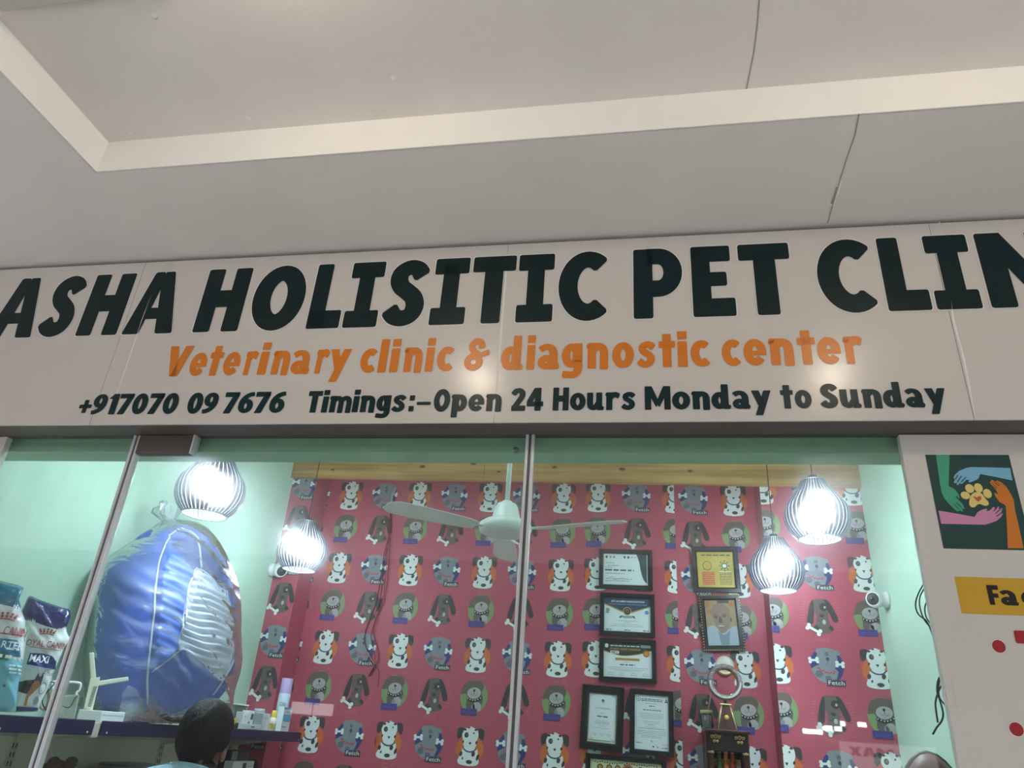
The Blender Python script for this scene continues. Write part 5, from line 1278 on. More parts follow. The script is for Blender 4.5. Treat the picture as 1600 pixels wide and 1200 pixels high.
for v in bm.verts:
    if v.co.x > SXF - .012: v.co.x = SXF - .012
obj('plastic_hem', bm, M_FILM, ch, base=cb)

# ------------------------------------------------------------------ pet food bags
FBG = Frame((-2.13, .38, 0), (.70, .714, 0))
def z7b(x, y): return (x / 5.0, 890 + y / 5.0)
def bp_(x, y): return FBG.px(*z7b(x, y))
M_BAGW = mat('bag_white', (214, 222, 224), .25, coat=.5, bump=.3, bscale=26); M_BAGNAVY = mat('bag_navy', (38, 36, 96), .22, coat=.6, bump=.45, bscale=26); M_BAGTEAL = mat('bag_teal', (34, 112, 142), .22, coat=.6, bump=.45, bscale=26)
M_BAGAQ = mat('bag_aqua', (110, 178, 196), .25, coat=.5, bump=.3, bscale=26); M_BRED = mat('bag_red_print', (176, 52, 58), .4); M_BBLUE = mat('bag_blue_print', (42, 120, 168), .4); M_BGRN = mat('bag_green_print', (30, 110, 80), .4); M_BNAV = mat('bag_navy_print', (38, 52, 112), .4)
def crown(f, cx, cy, w):
    for k in range(5):
        a = (k - 2) / 2; f.ell(cx + a * w * .42, cy + .20 * w - abs(a) * .05 * w, w * .055, w * .055, M_BRED, 1, 10); f.ell(cx + a * w * .36, cy + .06 * w - abs(a) * .02 * w, w * .06, w * .075, M_BRED, 1, 10)
    f.line([(cx + (k - 4) / 4 * w * .38, cy - .06 * w - .05 * w * abs((k - 4) / 4) ** 2) for k in range(9)], .05 * w, M_BRED, 1)
def bag(label, outline, zones, art, front=.055, back=.05):
    pl = Pillow(FBG, outline, front, back, rings=18, n=90, power=3.0, smooth=4, noise=lambda u, v, t: .006 * wob(u, v, 2.2) * (1 - t ** 6))
    c = pl.c; t = empty('pet_food_bag', FBG(c.x, zbase), label, 'bag', 'pet food bags on the shelf'); b = t.location
    bm = pl.mesh(zones[0])
    for v in bm.verts:
        if v.co.z < zbase + .001: v.co.z = zbase + .001
    f = Flat(); art(f, pl); f.add_dense(bm, lambda u, v, w: FBG(u, v, pl.h(u, v) + .004 + w), mbase=len(zones[1]))
    obj('bag_body', bm, zones[1] + f.mats, t, base=b)
    return t, pl
FBG = Frame((-2.185, .45, 0), (.70, .714, 0))
vt = bp_(300, 430)[1]; vt1 = bp_(60, 290)[1]; vt2 = bp_(60, 700)[1]
o2 = [bp_(*p) for p in ((228, 205), (300, 232), (400, 266), (500, 300), (545, 312), (550, 375), (522, 445), (528, 500), (550, 545), (505, 610), (470, 690), (430, 780), (380, 920), (330, 1020), (305, 1075), (290, 1112), (220, 1114), (140, 1114), (112, 1110), (120, 1000), (150, 880), (180, 720), (196, 600), (210, 500), (195, 420), (165, 335), (190, 280))]
def art_maxi(f, pl):
    c = bp_(358, 500); crown(f, c[0], c[1], .058)
    a, b = bp_(185, 560), bp_(510, 610); mid = bp_(345, 585)
    f.text('ROYAL CANIN', mid[0], mid[1], .023, M_BRED, 1, width=.142)
    f.line([bp_(225, 607), bp_(345, 622), bp_(468, 637)], .002, M_BRED, 1)
    f.poly([bp_(*p) for p in ((225, 655), (330, 660), (400, 680), (432, 725), (428, 782), (330, 768), (200, 742))], M_BNAV, 1)
    m = bp_(305, 705); f.text('MAXI', m[0] - .003, m[1] + .002, .024, M_PAPER, 3, width=.06, bold=.02)
    m = bp_(372, 812); f.text('Adult', m[0], m[1], .016, INK, 2, width=.04)
    dk, tn = mat('dog_print_dark', (40, 34, 30), .5), mat('dog_print_tan', (156, 110, 68), .5)
    f.poly([bp_(*p) for p in ((135, 880), (200, 866), (260, 862), (290, 810), (300, 842), (318, 830), (325, 806), (335, 812), (325, 850), (312, 900), (285, 930), (240, 968), (190, 970), (128, 950))], dk, 1)
    f.poly([bp_(*p) for p in ((262, 868), (292, 872), (308, 900), (285, 930), (250, 965), (215, 1000), (200, 1066), (178, 1062), (195, 990), (225, 930))], tn, 2)
    f.ell(*bp_(325, 930), .012, .02, INK2, 1); f.ell(*bp_(325, 930), .009, .016, M_BAGW, 2); f.ell(*bp_(272, 1025), .008, .014, INK2, 1)
    f.poly([bp_(*p) for p in ((118, 1070), (200, 1075), (296, 1080), (290, 1106), (116, 1106))], M_BNAV, 1)
bag('white pet food bag with dark purple top and shepherd dog, leaning by the steel post', o2, (lambda u, v: 1 if v > vt - .01 * math.sin(u * 40) else 0, [M_BAGW, M_BAGNAVY]), art_maxi, .04, .04)
FBG = Frame((-2.085, .33, 0), (.70, .714, 0)); vt1, vt2 = bp_(60, 290)[1], bp_(60, 700)[1]
o1 = [bp_(*p) for p in ((-20, 80), (60, 102), (140, 122), (186, 148), (142, 186), (150, 240), (170, 320), (200, 410), (192, 500), (190, 640), (165, 800), (140, 960), (126, 1080), (122, 1112), (20, 1112), (-100, 1110), (-220, 1105), (-250, 1000), (-240, 800), (-215, 640), (-200, 500), (-175, 360), (-150, 240), (-160, 130), (-100, 70))]
def art_start(f, pl):
    c = bp_(40, 385); crown(f, c[0], c[1], .07)
    m = bp_(10, 478); f.text('ROYAL CANIN', m[0], m[1], .028, M_BRED, 1, width=.15)
    f.line([bp_(-130, 492), bp_(20, 508), bp_(170, 525)], .003, M_BRED, 1)
    f.poly([bp_(*p) for p in ((-140, 535), (126, 556), (146, 600), (152, 690), (-140, 660))], M_BBLUE, 1)
    m = bp_(25, 590); f.text('STARTER', m[0], m[1], .022, M_PAPER, 3, width=.115, bold=.015)
    m = bp_(90, 628); f.bars(m[0] - .02, m[0] + .02, m[1], .006, M_PAPER, 2, rnd)
    f.poly([bp_(*p) for p in ((-60, 640), (60, 655), (68, 690), (50, 715), (-60, 702))], M_BGRN, 3); m = bp_(15, 682); f.bars(m[0] - .03, m[0] + .025, m[1], .01, M_PAPER, 4, rnd)
    f.ell(*bp_(25, 908), .004, .004, INK, 1)
    for k in range(3): a = bp_(60, 750 + k * 28); f.bars(a[0], a[0] + .04, a[1], .005, M_BAGW, 1, rnd)
bag('white pet food bag with teal top and blue label, cut by the left edge', o1, (lambda u, v: 1 if v > vt1 else (2 if v < vt2 else 0), [M_BAGW, M_BAGTEAL, M_BAGAQ]), art_start)

# ------------------------------------------------------------------ router, caddy, white carton, cable coil
FR = Frame((-2.11, .73, 0), (.76, .65, 0))
def rp(x, y): return FR.px(*z7b(x, y))
def slab(bm, F, pts, w0, w1, mi=0, bev=.0015):
    A = [bm.verts.new(F(p[0], p[1], w1)) for p in pts]; C = [bm.verts.new(F(p[0], p[1], w0)) for p in pts]; n = len(pts)
    fs = [bm.faces.new(A), bm.faces.new(C[::-1])] + [bm.faces.new((A[i], C[i], C[(i + 1) % n], A[(i + 1) % n])) for i in range(n)]
    for f in fs: f.material_index = mi
    bmesh.ops.recalc_face_normals(bm, faces=fs)
    if bev:
        es = list({e for f in fs for e in f.edges}); bmesh.ops.bevel(bm, geom=es, offset=bev, segments=2, affect='EDGES', profile=.5)
q = rp(690, 1090); zr = zbase + .001
rt = empty('router', FR(q[0], zr), 'white router standing on edge with two long antennas, beside the wrapped armchair', 'router'); b = rt.location
M_RT = mat('router_ivory', (204, 208, 188), .4)
body = [rp(*p) for p in ((706, 850), (782, 838), (772, 890), (722, 1098), (652, 1086))]; body = [(u, max(v, zr)) for u, v in body]
bm = B(); slab(bm, FR, body, -.012, .012); rbdy = obj('router_body', bm, M_RT, rt, base=b)
f = Flat()
for k in range(16):
    t_ = k / 15; A, C = rp(728 - 46 * t_, 915 + 150 * t_), rp(756 - 46 * t_, 918 + 150 * t_); f.line([A, C], .0022, INK, 0)
f.make('vent_slots', lambda u, v, w: FR(u, v, .012 + w), rbdy, base=b)
for pts in ([(694, 652), (734, 646), (750, 845), (708, 852)], [(728, 876), (1002, 836), (1004, 868), (760, 910), (732, 908)]):
    bm = B(); slab(bm, FR, [rp(*p) for p in pts], -.006, .006, bev=.003); obj('antenna', bm, M_RT, rt, base=b)
wc = FR(*rp(820, 1150)); wx = SXF - .05
P0, P1 = onX(149, 1112, -2.03), onX(184, 1118, -2.03)
t = empty('white_carton', (-2.05, (P0.y + P1.y) / 2, zbase), 'plain white flat carton at the gap in the navy lip', 'box')
bm = B(); boxr(bm, -2.10, -2.0, P0.y, P1.y, zbase + .0005, onX(165, 1111, -2.0).z, .002); obj('carton_body', bm, M_PAPER, t, base=t.location)
bm = B(); boxr(bm, -2.0005, -1.9995, P0.y + .005, P1.y - .005, onX(165, 1111, -2.0).z - .014, onX(165, 1111, -2.0).z - .0125); obj('carton_flap_edge', bm, INK2, t, base=t.location)
q0, q1 = FR(*rp(400, 1110)), FR(*rp(640, 1110))
t = empty('wire_caddy', ((q0.x + q1.x) / 2, (q0.y + q1.y) / 2, zbase), 'clear white caddy with rounded wire handle, between the steel post and the router', 'caddy'); b = t.location
bm = B(); slab(bm, FR, [(rp(430, 960)[0], rp(430, 985)[1]), (rp(625, 960)[0], rp(600, 975)[1]), (rp(600, 1110)[0], zr), (rp(410, 1110)[0], zr)], -.04, .04, bev=.006); obj('caddy_tub', bm, film_mat('caddy_plastic', (216, 222, 214), body=.35, rough=.2, bump=.2), t, base=b)
bm = B(); tube(bm, [FR(p.x, p.y, .0) for p in smoothpath([rp(*p) for p in ((420, 970), (408, 900), (424, 876), (520, 878), (610, 884), (630, 900), (622, 940), (600, 958), (596, 985))], 5)], .0045, 8); obj('wire_handle', bm, M_WHITEPL, t, base=b)
bm = B(); slab(bm, FR, [rp(560, 990), rp(652, 1000), rp(640, 1062), rp(552, 1056)], -.02, .0, bev=.002); obj('green_pack', bm, mat('pack_green', (74, 104, 66), .5), t, base=b)
bm = B(); tube(bm, [FR(p.x, p.y, .046) for p in smoothpath([rp(*p) for p in ((440, 1000), (480, 1060), (540, 1075), (580, 1010), (600, 985))], 5)], .0015, 6); obj('thin_lead', bm, M_BLACK, t, base=b)
q = FR(*rp(350, 1100))
t = empty('cable_coil', (q.x, q.y, zbase), 'loose coil of thin pinkish cable behind the steel post', 'cable'); b = t.location
bm = B(); pts = []
for k in range(110):
    a = k * .45; p = rp(340 + 42 * math.cos(a) * (1 + .15 * math.sin(k * .13)), 1000 + 92 * math.sin(a) * (1 + .1 * math.sin(k * .21)))
    pts.append(FR(p[0], max(p[1], zr + .004), .02 + .03 * math.sin(k * .11)))
tube(bm, pts, .0025, 6); obj('coil', bm, mat('cable_pinkish', (150, 124, 118), .5), t, base=b)
bm = B(); tube(bm, [FR(p.x, max(p.y, zr + .003), .06) for p in smoothpath([rp(*p) for p in ((395, 880), (420, 895), (350, 980), (330, 1040), (360, 1100))], 6)], .002, 6); obj('black_lead', bm, M_BLACK, t, base=b)

# ------------------------------------------------------------------ bottles and boxes at the right end of the shelf
def z2(x, y): return (330 + x / 7.5, 1040 + y / 7.5)
def onS(x, y, X): return onX(*z2(x, y), X)
def thing1(nm, label, cat, loc, parts, group=None):
    t = empty(nm, loc, label, cat, group)
    for n_, bm_, m_ in parts: obj(n_, bm_, m_, t, base=loc)
    return t
# lavender spray can
p0, p1 = onS(770, 740, -2.10), onS(880, 740, -2.10); ztop = onS(905, 152, -2.10).z
yc = min((p0.y + p1.y) / 2, YF - .045); rr = .034
cloc = Vector((-2.10, yc, zbase + .0005)); H = ztop - cloc.z
bm1 = B(); lathe(bm1, [(0, 0), (rr, 0), (rr, H * .70), (rr * .96, H * .715), (0, H * .715)], cloc, 28)
bm2 = B(); lathe(bm2, [(rr * .97, H * .70), (rr * .98, H * .72), (rr * .94, H * .985), (rr * .88, H), (0, H)], cloc, 28)
f = Flat(); f.text('Odo', 0, H * .52, .022, INK, 0, width=.036); f.poly([(-.004, H * .2), (.012, H * .2), (.012, H * .28), (.002, H * .28)], mat('can_violet', (150, 120, 180), .5), 0); f.bars(-.015, .018, H * .44, .004, INK2, 0, rnd)
ca = math.atan2(CAM.y - cloc.y, CAM.x - cloc.x)
f.add_dense(bm1, lambda u, v, w: cloc + Vector(((rr + .0006 + w) * math.cos(ca + u / rr), (rr + .0006 + w) * math.sin(ca + u / rr), v)), mbase=1, maxlen=.01)
t = thing1('spray_can', 'tall white spray can with lavender cap at the right end of the shelf', 'can', cloc, [('can_body', bm1, [mat('can_white', (206, 216, 232), .3)] + f.mats), ('cap', bm2, mat('cap_lavender', (188, 164, 214), .4))])
# yellow capped bottles
def bottle(x, X, label, sc=1.0):
    p = onS(x, 765, X); loc = Vector((X, p.y, zbase + .0005)); H = (onS(x + 10, 522, X).z - loc.z) * sc; r = .021
    b1 = B(); lathe(b1, [(0, 0), (r, 0), (r, H * .45), (r * .95, H * .55), (r * .66, H * .66), (r * .6, H * .68), (0, H * .68)], loc, 22)
    b2 = B(); lathe(b2, [(r * .62, H * .66), (r * .64, H * .70), (r * .60, H * .95), (r * .45, H), (0, H)], loc, 22)
    t = thing1('small_bottle', label, 'bottle', loc, [('bottle_body', b1, mat('bottle_white', (214, 214, 200), .3)), ('cap', b2, mat('cap_yellow', (226, 190, 60), .4))], 'yellow capped bottles')
    ca = math.atan2(CAM.y - loc.y, CAM.x - loc.x); f = Flat(); f.rect(-.014, H * .06, .014, H * .42, mat('label_yellow', (214, 188, 70), .5), 0); f.ell(0, H * .25, .008, .012, mat('label_ochre', (180, 140, 40), .5), 1); f.bars(-.01, .01, H * .36, .004, INK, 1, rnd)
    f.make('bottle_label', lambda u, v, w: loc + Vector(((r + .0006 + w) * math.cos(ca + u / r), (r + .0006 + w) * math.sin(ca + u / r), v)), t, base=loc)
bottle(700, -2.005, 'front yellow capped small white bottle beside the blue and white box')
bottle(768, -2.055, 'rear yellow capped small white bottle, half hidden behind its twin', .98)
def carton(x0, x1, ytop, X, dep, label, mcol, prints, tilt=0.0, nm='product_box'):
    a, b_ = onS(x0, 770, X), onS(x1, 770, X); zt = onS((x0 + x1) / 2, ytop, X).z; y0, y1 = a.y, min(b_.y, YF - .008)
    loc = Vector((X - dep / 2, (y0 + y1) / 2, zbase + .0005)); bm_ = B(); boxr(bm_, X - dep, X, y0, y1, loc.z, zt, .0012)
    t = thing1(nm, label, 'box', loc, [('box_body', bm_, mcol)]); f = Flat()
    w, h = (y1 - y0) / 2, (zt - loc.z) / 2; prints(f, w, h)
    if f.polys: f.make('box_print', lambda u, v, q: Vector((X + .0003 + q, (y0 + y1) / 2 + u, (zt + loc.z) / 2 + v)), t, base=loc)
    return t
M_BOXW = mat('carton_white', (212, 216, 220), .5); M_BOXB = mat('carton_blue', (86, 164, 208), .5); M_BOXG = mat('carton_grey', (150, 156, 164), .5)
def pr_blue(f, w, h): f.rect(-w * .9, -.1 * h, w * .9, .45 * h, M_BOXB, 0); f.rect(-w, .86 * h, w, h, M_BOXB, 0); f.bars(-.7 * w, .7 * w, .62 * h, .08 * h, M_BOXG, 0, rnd); f.rect(-w * .9, -.6 * h, .2 * w, -.5 * h, M_BOXB, 0)
carton(808, 905, 487, -2.01, .035, 'white and sky blue upright box right of the yellow bottles', M_BOXW, pr_blue)
def pr_plain(f, w, h): f.bars(-.6 * w, .5 * w, .5 * h, .12 * h, M_BOXG, 0, rnd)
carton(575, 660, 560, -2.05, .05, 'plain pale box left of the yellow bottles', M_BOXW, pr_plain)
def pr_dark(f, w, h): f.rect(-.2 * w, .1 * h, .8 * w, .7 * h, INK, 0); f.bars(-.7 * w, .7 * w, -.5 * h, .1 * h, INK2, 0, rnd); f.rect(-.8 * w, -.3 * h, -.3 * w, -.1 * h, BRD, 0)
carton(335, 400, 540, -2.06, .04, 'white box with grey print, leftmost inside the clear bin', M_BOXW, pr_plain)
carton(402, 466, 525, -2.06, .04, 'white box with dark printed square inside the clear bin', M_BOXW, pr_dark)
def pr_flat(f, w, h): f.rect(-.35 * w, .0 * h, .1 * w, .4 * h, INK, 0); f.bars(-.8 * w, .6 * w, -.4 * h, .2 * h, INK2, 0, rnd)
carton(400, 570, 688, -1.992, .03, 'low white box lying at the front of the shelf', M_BOXW, pr_flat)
def pr_yel(f, w, h): f.rect(-w, -.2 * h, .1 * w, .9 * h, mat('label_yellow', (214, 188, 70)), 0); f.rect(-.2 * w, -.8 * h, w * .9, .2 * h, M_BLACK, 0)
carton(222, 305, 612, -2.02, .03, 'small yellow and black box beside the person', mat('carton_cream', (200, 190, 160), .5), pr_yel)
a, b_ = onS(480, 760, -2.13), onS(560, 760, -2.13); loc = Vector((-2.13, (a.y + b_.y) / 2, zbase + .0005)); H = onS(530, 500, -2.13).z - loc.z; r = (b_.y - a.y) * .42
b1 = B(); lathe(b1, [(0, 0), (r, 0), (r, H * .8), (r * .8, H * .86), (0, H * .86)], loc, 24); b2 = B(); lathe(b2, [(r * .84, H * .85), (r * .86, H), (0, H)], loc, 24)
thing1('grey_jar', 'grey jar with pale lid inside the clear bin', 'jar', loc, [('jar_body', b1, mat('jar_grey', (126, 140, 146), .35)), ('jar_lid', b2, M_BOXG)])
y0, y1 = onS(250, 760, -2.02).y, min(onS(640, 760, -2.02).y, YF - .02); zt = onS(420, 470, -2.13).z
t = empty('clear_bin', (-2.1, (y0 + y1) / 2, zbase), 'clear acrylic bin holding small boxes on the shelf end', 'bin'); M_ACR = film_mat('clear_acrylic', (226, 232, 230), body=.10, rough=.08, bump=.05)
for nm, c_ in (('bin_back', (-2.152, -2.149, y0, y1, zbase + .001, zt)), ('bin_end', (-2.149, -2.03, y0, y0 + .003, zbase + .001, zt)), ('bin_end', (-2.149, -2.03, y1 - .003, y1, zbase + .001, zt - .02)), ('bin_rim', (-2.155, -2.146, y0, y1, zt, zt + .006))):
    bm = B(); boxr(bm, *c_); obj(nm, bm, M_ACR if nm != 'bin_rim' else M_WHITEPL, t, base=t.location)
# things on the lower shelf, only their tops are in the frame
LD = 1.2505
def lowc(x0, x1, yt, X, dep, label, m, prints):
    a, b_ = onS(x0, 1190, X), onS(x1, 1190, X); y0, y1 = a.y, min(b_.y, YF - .006); zt = onS((x0 + x1) / 2, yt, X).z; loc = Vector((X - dep / 2, (y0 + y1) / 2, LD)); bm_ = B(); boxr(bm_, X - dep, X, y0, y1, LD, zt, .0015)
    t = thing1('lower_box', label, 'box', loc, [('box_body', bm_, m)]); f = Flat(); w, h = (y1 - y0) / 2, (zt - LD) / 2; prints(f, w, h)
    f.make('box_print', lambda u, v, q: Vector((X + .0003 + q, (y0 + y1) / 2 + u, (zt + LD) / 2 + v)), t, base=loc)
def pr_frame(f, w, h): f.rect(-.86 * w, -.9 * h, -.3 * w, .93 * h, M_BOXG, 0); f.rect(-.2 * w, .0 * h, .9 * w, .9 * h, mat('box_slate', (66, 66, 76), .5), 0); f.bars(-.1 * w, .7 * w, .45 * h, .03 * h, M_BOXG, 1, rnd)
lowc(195, 430, 985, -2.20, .06, 'dark framed box with grey strip standing below the shelf end', M_BLACK, pr_frame)
def pr_stripe(f, w, h): f.rect(-.1 * w, -.9 * h, .25 * w, .9 * h, INK, 0); f.bars(.35 * w, .9 * w, .7 * h, .04 * h, INK2, 0, rnd)
lowc(250, 495, 1120, -2.12, .05, 'white and black box in front of the dark framed box', M_BOXW, pr_stripe)
# brown plush and grey basin
q = onX(92, 1186, -2.14)
t = empty('plush_toy', (-2.14, q.y, LD), 'brown furry plush top showing below the shelf near the steel post', 'toy'); b = t.location
bm = B(); bmesh.ops.create_uvsphere(bm, u_segments=40, v_segments=24, radius=1.0)
hz = q.z - LD
for v in bm.verts:
    n_ = v.co.copy(); rr = 1 + .07 * wob(n_.x * .3, n_.y * .3 + n_.z * .2, 3); v.co = Vector((n_.x * .07 * rr, n_.y * .075 * rr, hz / 2 + n_.z * hz / 2 * (1 if n_.z < .7 else .98)))
    v.co += b
M_PLUSH = mat('plush_brown', (92, 70, 58), .9, noise=.4, nscale=50, bump=1.0, bscale=120)
obj('plush_body', bm, M_PLUSH, t, smooth=True, base=b)
for s in (-1, 1):
    bm = B(); bmesh.ops.create_uvsphere(bm, u_segments=20, v_segments=12, radius=.022); bmesh.ops.translate(bm, vec=b + Vector((.02, s * .045, hz - .012)), verts=bm.verts); obj('plush_ear', bm, M_PLUSH, t, smooth=True, base=b)
q0, q1 = onX(168, 1200, -2.15), onX(262, 1200, -2.15); q = onX(212, 1192, -2.15); r = (q1.y - q0.y) / 2 * .8
t = empty('grey_basin', (-2.155, q.y, LD), 'grey upturned basin whose rim shows at the bottom edge beside the person', 'basin'); b = t.location; H = q.z - LD
bm = B(); R_ = min(r, .165); lathe(bm, [(R_, 0), (R_ * .98, .012), (R_ * .92, H * .75), (R_ * .8, H * .95), (R_ * .5, H), (0, H)], b, 40); obj('basin_shell', bm, mat('basin_grey', (128, 126, 120), .35), t, base=b)
bm = B(); tube(bm, [(b.x + R_ * .8 * math.cos(k * PI / 20), b.y + R_ * .8 * math.sin(k * PI / 20), b.z + H * .95) for k in range(40)], .004, 6, closed=True); obj('basin_ridge', bm, mat('basin_dark', (90, 88, 86), .4), t, base=b)

# ------------------------------------------------------------------ brown oval chair by the right wall
CHX, CHY = onY(1441, 1180, 1.0).x, 1.0
FO = Frame((CHX, CHY, 0), (1, 0, 0)); zt = onY(1440, 1176, CHY).z
t = empty('tall_chair', (CHX + .02, CHY + .2, 0), 'brown oval chair back with black edge, at the bottom by the white board', 'chair'); b = t.location
el = [(.02 + .125 * math.cos(a), zt - .30 + .30 * math.sin(a)) for a in [2 * PI * k / 24 for k in range(24)]]
pl2 = Pillow(FO, el, .035, .03, rings=10, n=48, power=2.6); obj('backrest', pl2.mesh(), mat('chair_brown', (104, 66, 66), .5), t, base=b)
bm = B(); tube(bm, [FO(p.x, p.y, -.012) for p in pl2.o], .009, 8, closed=True); obj('back_edge', bm, M_BLACK, t, base=b)
bm = B(); box(bm, (CHX + .02, CHY + .2, .72), (.30, .36, .07), None, .02); obj('seat', bm, mat('chair_brown', (104, 66, 66)), t, base=b)
bm = B(); tube(bm, [(CHX + .015, CHY + .03, zt - .6), (CHX + .015, CHY + .05, .75), (CHX + .015, CHY + .1, .70)], .016, 8); obj('back_post', bm, M_BLACK, t, base=b)
for sx_ in (-1, 1):
    for sy_ in (-1, 1):
        bm = B(); tube(bm, [(CHX + .02 + sx_ * .11, CHY + .2 + sy_ * .14, .69), (CHX + .02 + sx_ * .14, CHY + .2 + sy_ * .17, 0)], .013, 8); obj('leg', bm, M_BLACK, t, base=b)

# ------------------------------------------------------------------ person seen from behind, looking down to the right
PY_ = .52
ct = onY(314, 1142, PY_); top = onY(314, 1094.5, PY_)
pt = empty('person', (ct.x - .012, PY_, 0), 'person with short black hair and pale blue shirt, seen from behind, looking down', 'person'); b = pt.location
M_SKIN = mat('skin_brown', (122, 84, 66), .55); M_HAIR = mat('hair_black', (9, 8, 9), .5, spec=.2, noise=.3, nscale=90, bump=.4, bscale=140, stretch=(1, 1, .15)); M_SHIRT = mat('shirt_pale_blue', (150, 186, 204), .8, bump=.2, bscale=30); M_TRS = mat('trousers_grey', (52, 56, 66), .8)
hz = top.z
def skin(name, chains, mats, parent, root=0, sub=2):
    vs, es, rad = [], [], []
    for ch_ in chains:
        prev = ch_[0] if isinstance(ch_[0], int) else None
        for it in (ch_[1:] if prev is not None else ch_):
            vs.append(Vector(it[0])); rad.append(it[1]); i = len(vs) - 1
            if prev is not None: es.append((prev, i))
            prev = i
    me = bpy.data.meshes.new(name); me.from_pydata([tuple(v) for v in vs], es, [])
    o = link(name, me, mats, parent)
    md = o.modifiers.new('skin', 'SKIN'); md.use_smooth_shade = True
    for i, sv in enumerate(me.skin_vertices[0].data):
        r_ = rad[i]; sv.radius = r_ if isinstance(r_, tuple) else (r_, r_); sv.use_root = (i == root)
    s_ = o.modifiers.new('sub', 'SUBSURF'); s_.levels = sub; s_.render_levels = sub
    return o
hx = .02; N = lambda x, y, z: (x, y, z)
fz = math.radians(2)                                   # body turned a little to the right
def rotp(p): return (p[0] * math.cos(fz) + -p[1] * -math.sin(fz) * -1 if False else p[0] * math.cos(fz) - p[1] * math.sin(fz), p[0] * math.sin(fz) + p[1] * math.cos(fz), p[2])
Zs = hz - .30
def arm(s):
    return [(rotp((s * .17, -.01, Zs + .02)), .05), (rotp((s * .215, .0, Zs - .10)), .046), (rotp((s * .235, .02, Zs - .28)), .037), (rotp((s * .22, .12, Zs - .46)), .032), (rotp((s * .205, .18, Zs - .54)), .024), (rotp((s * .20, .215, Zs - .60)), (.034, .02))]
body = [[((0, 0, .90), .13), (rotp((0, -.005, 1.05)), (.125, .10)), (rotp((0, -.01, Zs - .10)), (.15, .11)), (rotp((0, -.01, Zs + .02)), (.12, .085)), (rotp((.0, .012, Zs + .075)), .052), (rotp((.004, .03, hz - .17)), .053), (rotp((.008, .048, hz - .135)), (.088, .108)), (rotp((.008, .05, hz - .062)), (.078, .096))]]
for s in (-1, 1): body.append([3] + arm(s))
n0 = 8
for s in (-1, 1): body.append([0, (rotp((s * .10, 0, .82)), .09), (rotp((s * .11, .01, .48)), .06), (rotp((s * .11, -.01, .10)), .04), (rotp((s * .115, .05, .035)), .04), (rotp((s * .12, .15, .028)), .03)])
for i, s in enumerate((-1, 1)):                          # four fingers and a thumb on each hand
    hv = n0 + i * 6 + 5; w = Vector(rotp((s * .20, .215, Zs - .60)))
    for k in range(4):
        off = (k - 1.5) * .018; L = (.062, .072, .068, .052)[k]
        pts = [w + Vector(rotp((off, .02, -.035))), w + Vector(rotp((off * 1.1, .035, -.035 - L * .5))), w + Vector(rotp((off * 1.1, .03, -.035 - L)))]
        body.append([hv] + [(tuple(p), (.0095, .009, .008)[j]) for j, p in enumerate(pts)])
    body.append([hv - 0] + [(tuple(w + Vector(rotp((-s * .035, .02, -.01)))), .0105), (tuple(w + Vector(rotp((-s * .045, .04, -.045)))), .009)])
hd = skin('body', body, M_SKIN, pt)
shirt = [[((0, 0, .76), (.215, .185)), (rotp((0, -.005, 1.02)), (.172, .145)), (rotp((0, -.01, Zs - .10)), (.166, .126)), (rotp((0, -.01, Zs + .035)), (.14, .10)), (rotp((.005, -.002, Zs + .095)), .078)]]
for s in (-1, 1): shirt.append([3] + [(rotp((s * .17, -.01, Zs + .02)), .065), (rotp((s * .22, .0, Zs - .10)), .062), (rotp((s * .235, .01, Zs - .2)), .056)])
skin('shirt', shirt, M_SHIRT, pt)
bm = B(); tube(bm, [b + Vector((.0 + .060 * math.cos(2 * PI * k / 28), .008 + .062 * math.sin(2 * PI * k / 28), Zs + .086 - .014 * math.sin(2 * PI * k / 28))) for k in range(28)], .015, 10, closed=True); obj('collar', bm, M_SHIRT, pt, base=b)
tr = [[((0, 0, 1.0), (.15, .12)), ((0, 0, .86), (.175, .15))]]
for s in (-1, 1): tr.append([1, (rotp((s * .10, 0, .76)), .115), (rotp((s * .11, .01, .48)), .092), (rotp((s * .11, -.01, .08)), .075)])
skin('trousers', tr, M_TRS, pt)
# hair: a cap following the skull, cut at the nape and round the ears
bm = B(); bmesh.ops.create_uvsphere(bm, u_segments=56, v_segments=36, radius=1.0)
hc = Vector(rotp((.008, .048, hz - .105)))
dele = []
for v in bm.verts:
    n_ = v.co.copy(); ang = math.atan2(n_.y, n_.x)       # +y = face
    r_ = 1 + .018 * math.sin(ang * 23 + n_.z * 9) * (1 - abs(n_.z)) + .012 * math.sin(ang * 9 - n_.z * 14)
    q = Vector((n_.x * .074 * r_, n_.y * .104 * r_ - .004, n_.z * .104 * r_))
    if n_.z < 0: q.x *= 1 - .10 * n_.z * n_.z; q.y = q.y * (1 - .05 * n_.z * n_.z)
    lim = -.80 if n_.y < -.25 else (-.45 if n_.y < .15 else (.1 if n_.y < .45 else .42))
    v.co = Vector(rotp(tuple(q))) + hc + b
    if n_.z < lim: dele.append(v)
bmesh.ops.delete(bm, geom=dele, context='VERTS')
ho = obj('hair', bm, M_HAIR, pt, smooth=True, base=b)
sm = ho.modifiers.new('thick', 'SOLIDIFY'); sm.thickness = .012; sm.offset = 1
for s in (-1, 1):
    bm = B(); bmesh.ops.create_uvsphere(bm, u_segments=16, v_segments=12, radius=1.0)
    for v in bm.verts:
        n_ = v.co.copy(); q = Vector((s * (.073 + .008 * n_.x), .008 + n_.y * .016, -.052 + n_.z * .028)); v.co = Vector(rotp(tuple(q))) + hc + Vector((0, 0, 0)) + b
    obj('ear', bm, M_SKIN, pt, smooth=True, base=b)
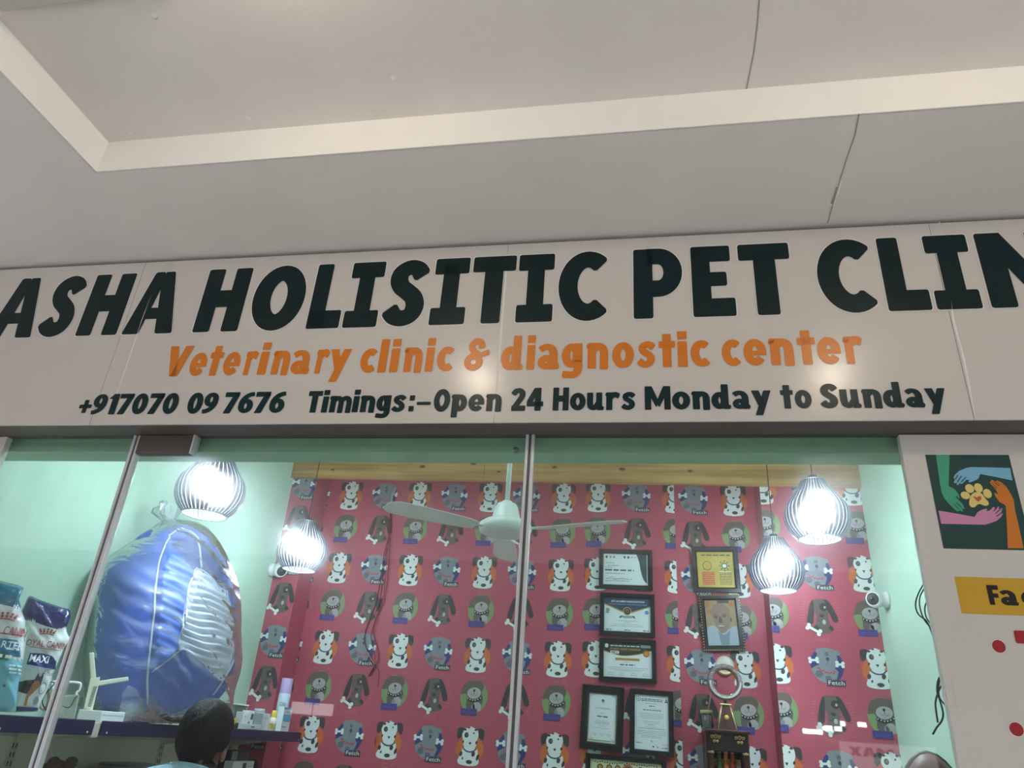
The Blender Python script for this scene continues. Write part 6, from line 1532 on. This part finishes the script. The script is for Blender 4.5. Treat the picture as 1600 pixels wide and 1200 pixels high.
for s in (-1, 1):                                        # face side, turned away from the photo
    bm = B(); bmesh.ops.create_uvsphere(bm, u_segments=14, v_segments=10, radius=.011); bmesh.ops.translate(bm, vec=Vector(rotp((s * .031, .071, -.012))) + hc + b, verts=bm.verts); obj('eye', bm, mat('eye_white', (226, 224, 220), .2), pt, smooth=True, base=b)
bm = B(); lathe(bm, [(0, .024), (.006, .02), (.011, .0), (.013, -.018), (.006, -.025), (0, -.026)], Vector(rotp((0, .094, -.03))) + hc + b, 12); obj('nose', bm, M_SKIN, pt, smooth=True, base=b)
bm = B(); tube(bm, [Vector(rotp((x, .070 - x * x * 8, -.062))) + hc + b for x in (-.024, -.012, 0, .012, .024)], [.002, .0045, .005, .0045, .002], 8); obj('mouth', bm, mat('lips', (120, 66, 62), .5), pt, base=b)

# ------------------------------------------------------------------ lit things across the walk, mirrored in the glass
def mirror_at(x, y, Y):
    P = onY(x, y, -.005); d = P - CAM; d.y = -d.y; return P + d * ((Y - P.y) / d.y)
M_TUBE = mat('tube_lit', (255, 255, 255), emit=((244, 248, 255), 40))
for k, (x0, y0, x1, y1, lab) in enumerate(((1255, 1142, 1285, 1144, 'long tube light mirrored left of the brown dog motif on the right pier'), (1287, 1137, 1300, 1138, 'tube light mirrored over the bone of the right pier dog'), (1305, 1138.5, 1315, 1139, 'short tube light mirrored on the chest of the right pier dog'),
                                    (1314, 1130, 1320, 1131, 'shortest tube light mirrored beside the dog\'s tongue'), (1341, 1131.5, 1353, 1133, 'tube light mirrored between the two dogs of the right pier'))):
    A, C = mirror_at(x0, y0, -8.93), mirror_at(x1, y1, -8.93); m_ = (A + C) / 2; L = (C - A).length
    t = empty('tube_light', (m_.x, -9.0, m_.z), lab, 'light', 'tube lights mirrored in the glass')
    bm = B(); boxr(bm, m_.x - L / 2 - .004, m_.x + L / 2 + .004, -8.999, -8.955, m_.z - .03, m_.z + .03, .004); obj('light_fitting', bm, M_WHITEPL, t, base=t.location)
    bm = B(); tube(bm, [(m_.x - L / 2, -8.93, m_.z), (m_.x + L / 2, -8.93, m_.z)], .026, 10); obj('light_tube', bm, M_TUBE, t, base=t.location)
A, C = mirror_at(1312, 1158, -8.95), mirror_at(1470, 1215, -8.95)
t = empty('lit_signboard', ((A.x + C.x) / 2, -9.0, C.z), 'lit sign across the walk whose letters show mirrored low on the right glass', 'sign')
bm = B(); boxr(bm, A.x, C.x, -8.999, -8.95, C.z, A.z, .004); obj('sign_panel', bm, mat('lit_panel', (230, 226, 220), emit=((255, 250, 244), .55)), t, base=t.location)
a, c = mirror_at(1326, 1166, -8.95), mirror_at(1398, 1188, -8.95)
f = Flat(); x0, x1 = min(-a.x, -c.x), max(-a.x, -c.x); put_word(f, 'MAX', x0, x1, c.z + .02, a.z - c.z - .02, CBLACK, 1) if 'X' in GL else None
f.make('sign_letters', lambda u, v, w: Vector((-u, -8.949 + w, v)), t, base=t.location)
A, C = mirror_at(456, 1096, -8.95), mirror_at(517, 1119, -8.95)
t = empty('light_box', ((A.x + C.x) / 2, -9.0, C.z), 'pale lit panel mirrored in the glass beside the spray can', 'panel')
bm = B(); boxr(bm, A.x, C.x, -8.999, -8.95, C.z, A.z, .004); obj('panel_face', bm, mat('lit_panel_pale', (240, 236, 240), emit=((255, 245, 250), 3.0)), t, base=t.location)
bm = B(); xm = A.x + (C.x - A.x) * .53; boxr(bm, xm - .006, xm + .006, -8.96, -8.948, C.z, A.z); obj('panel_joint', bm, M_BLACK, t, base=t.location)
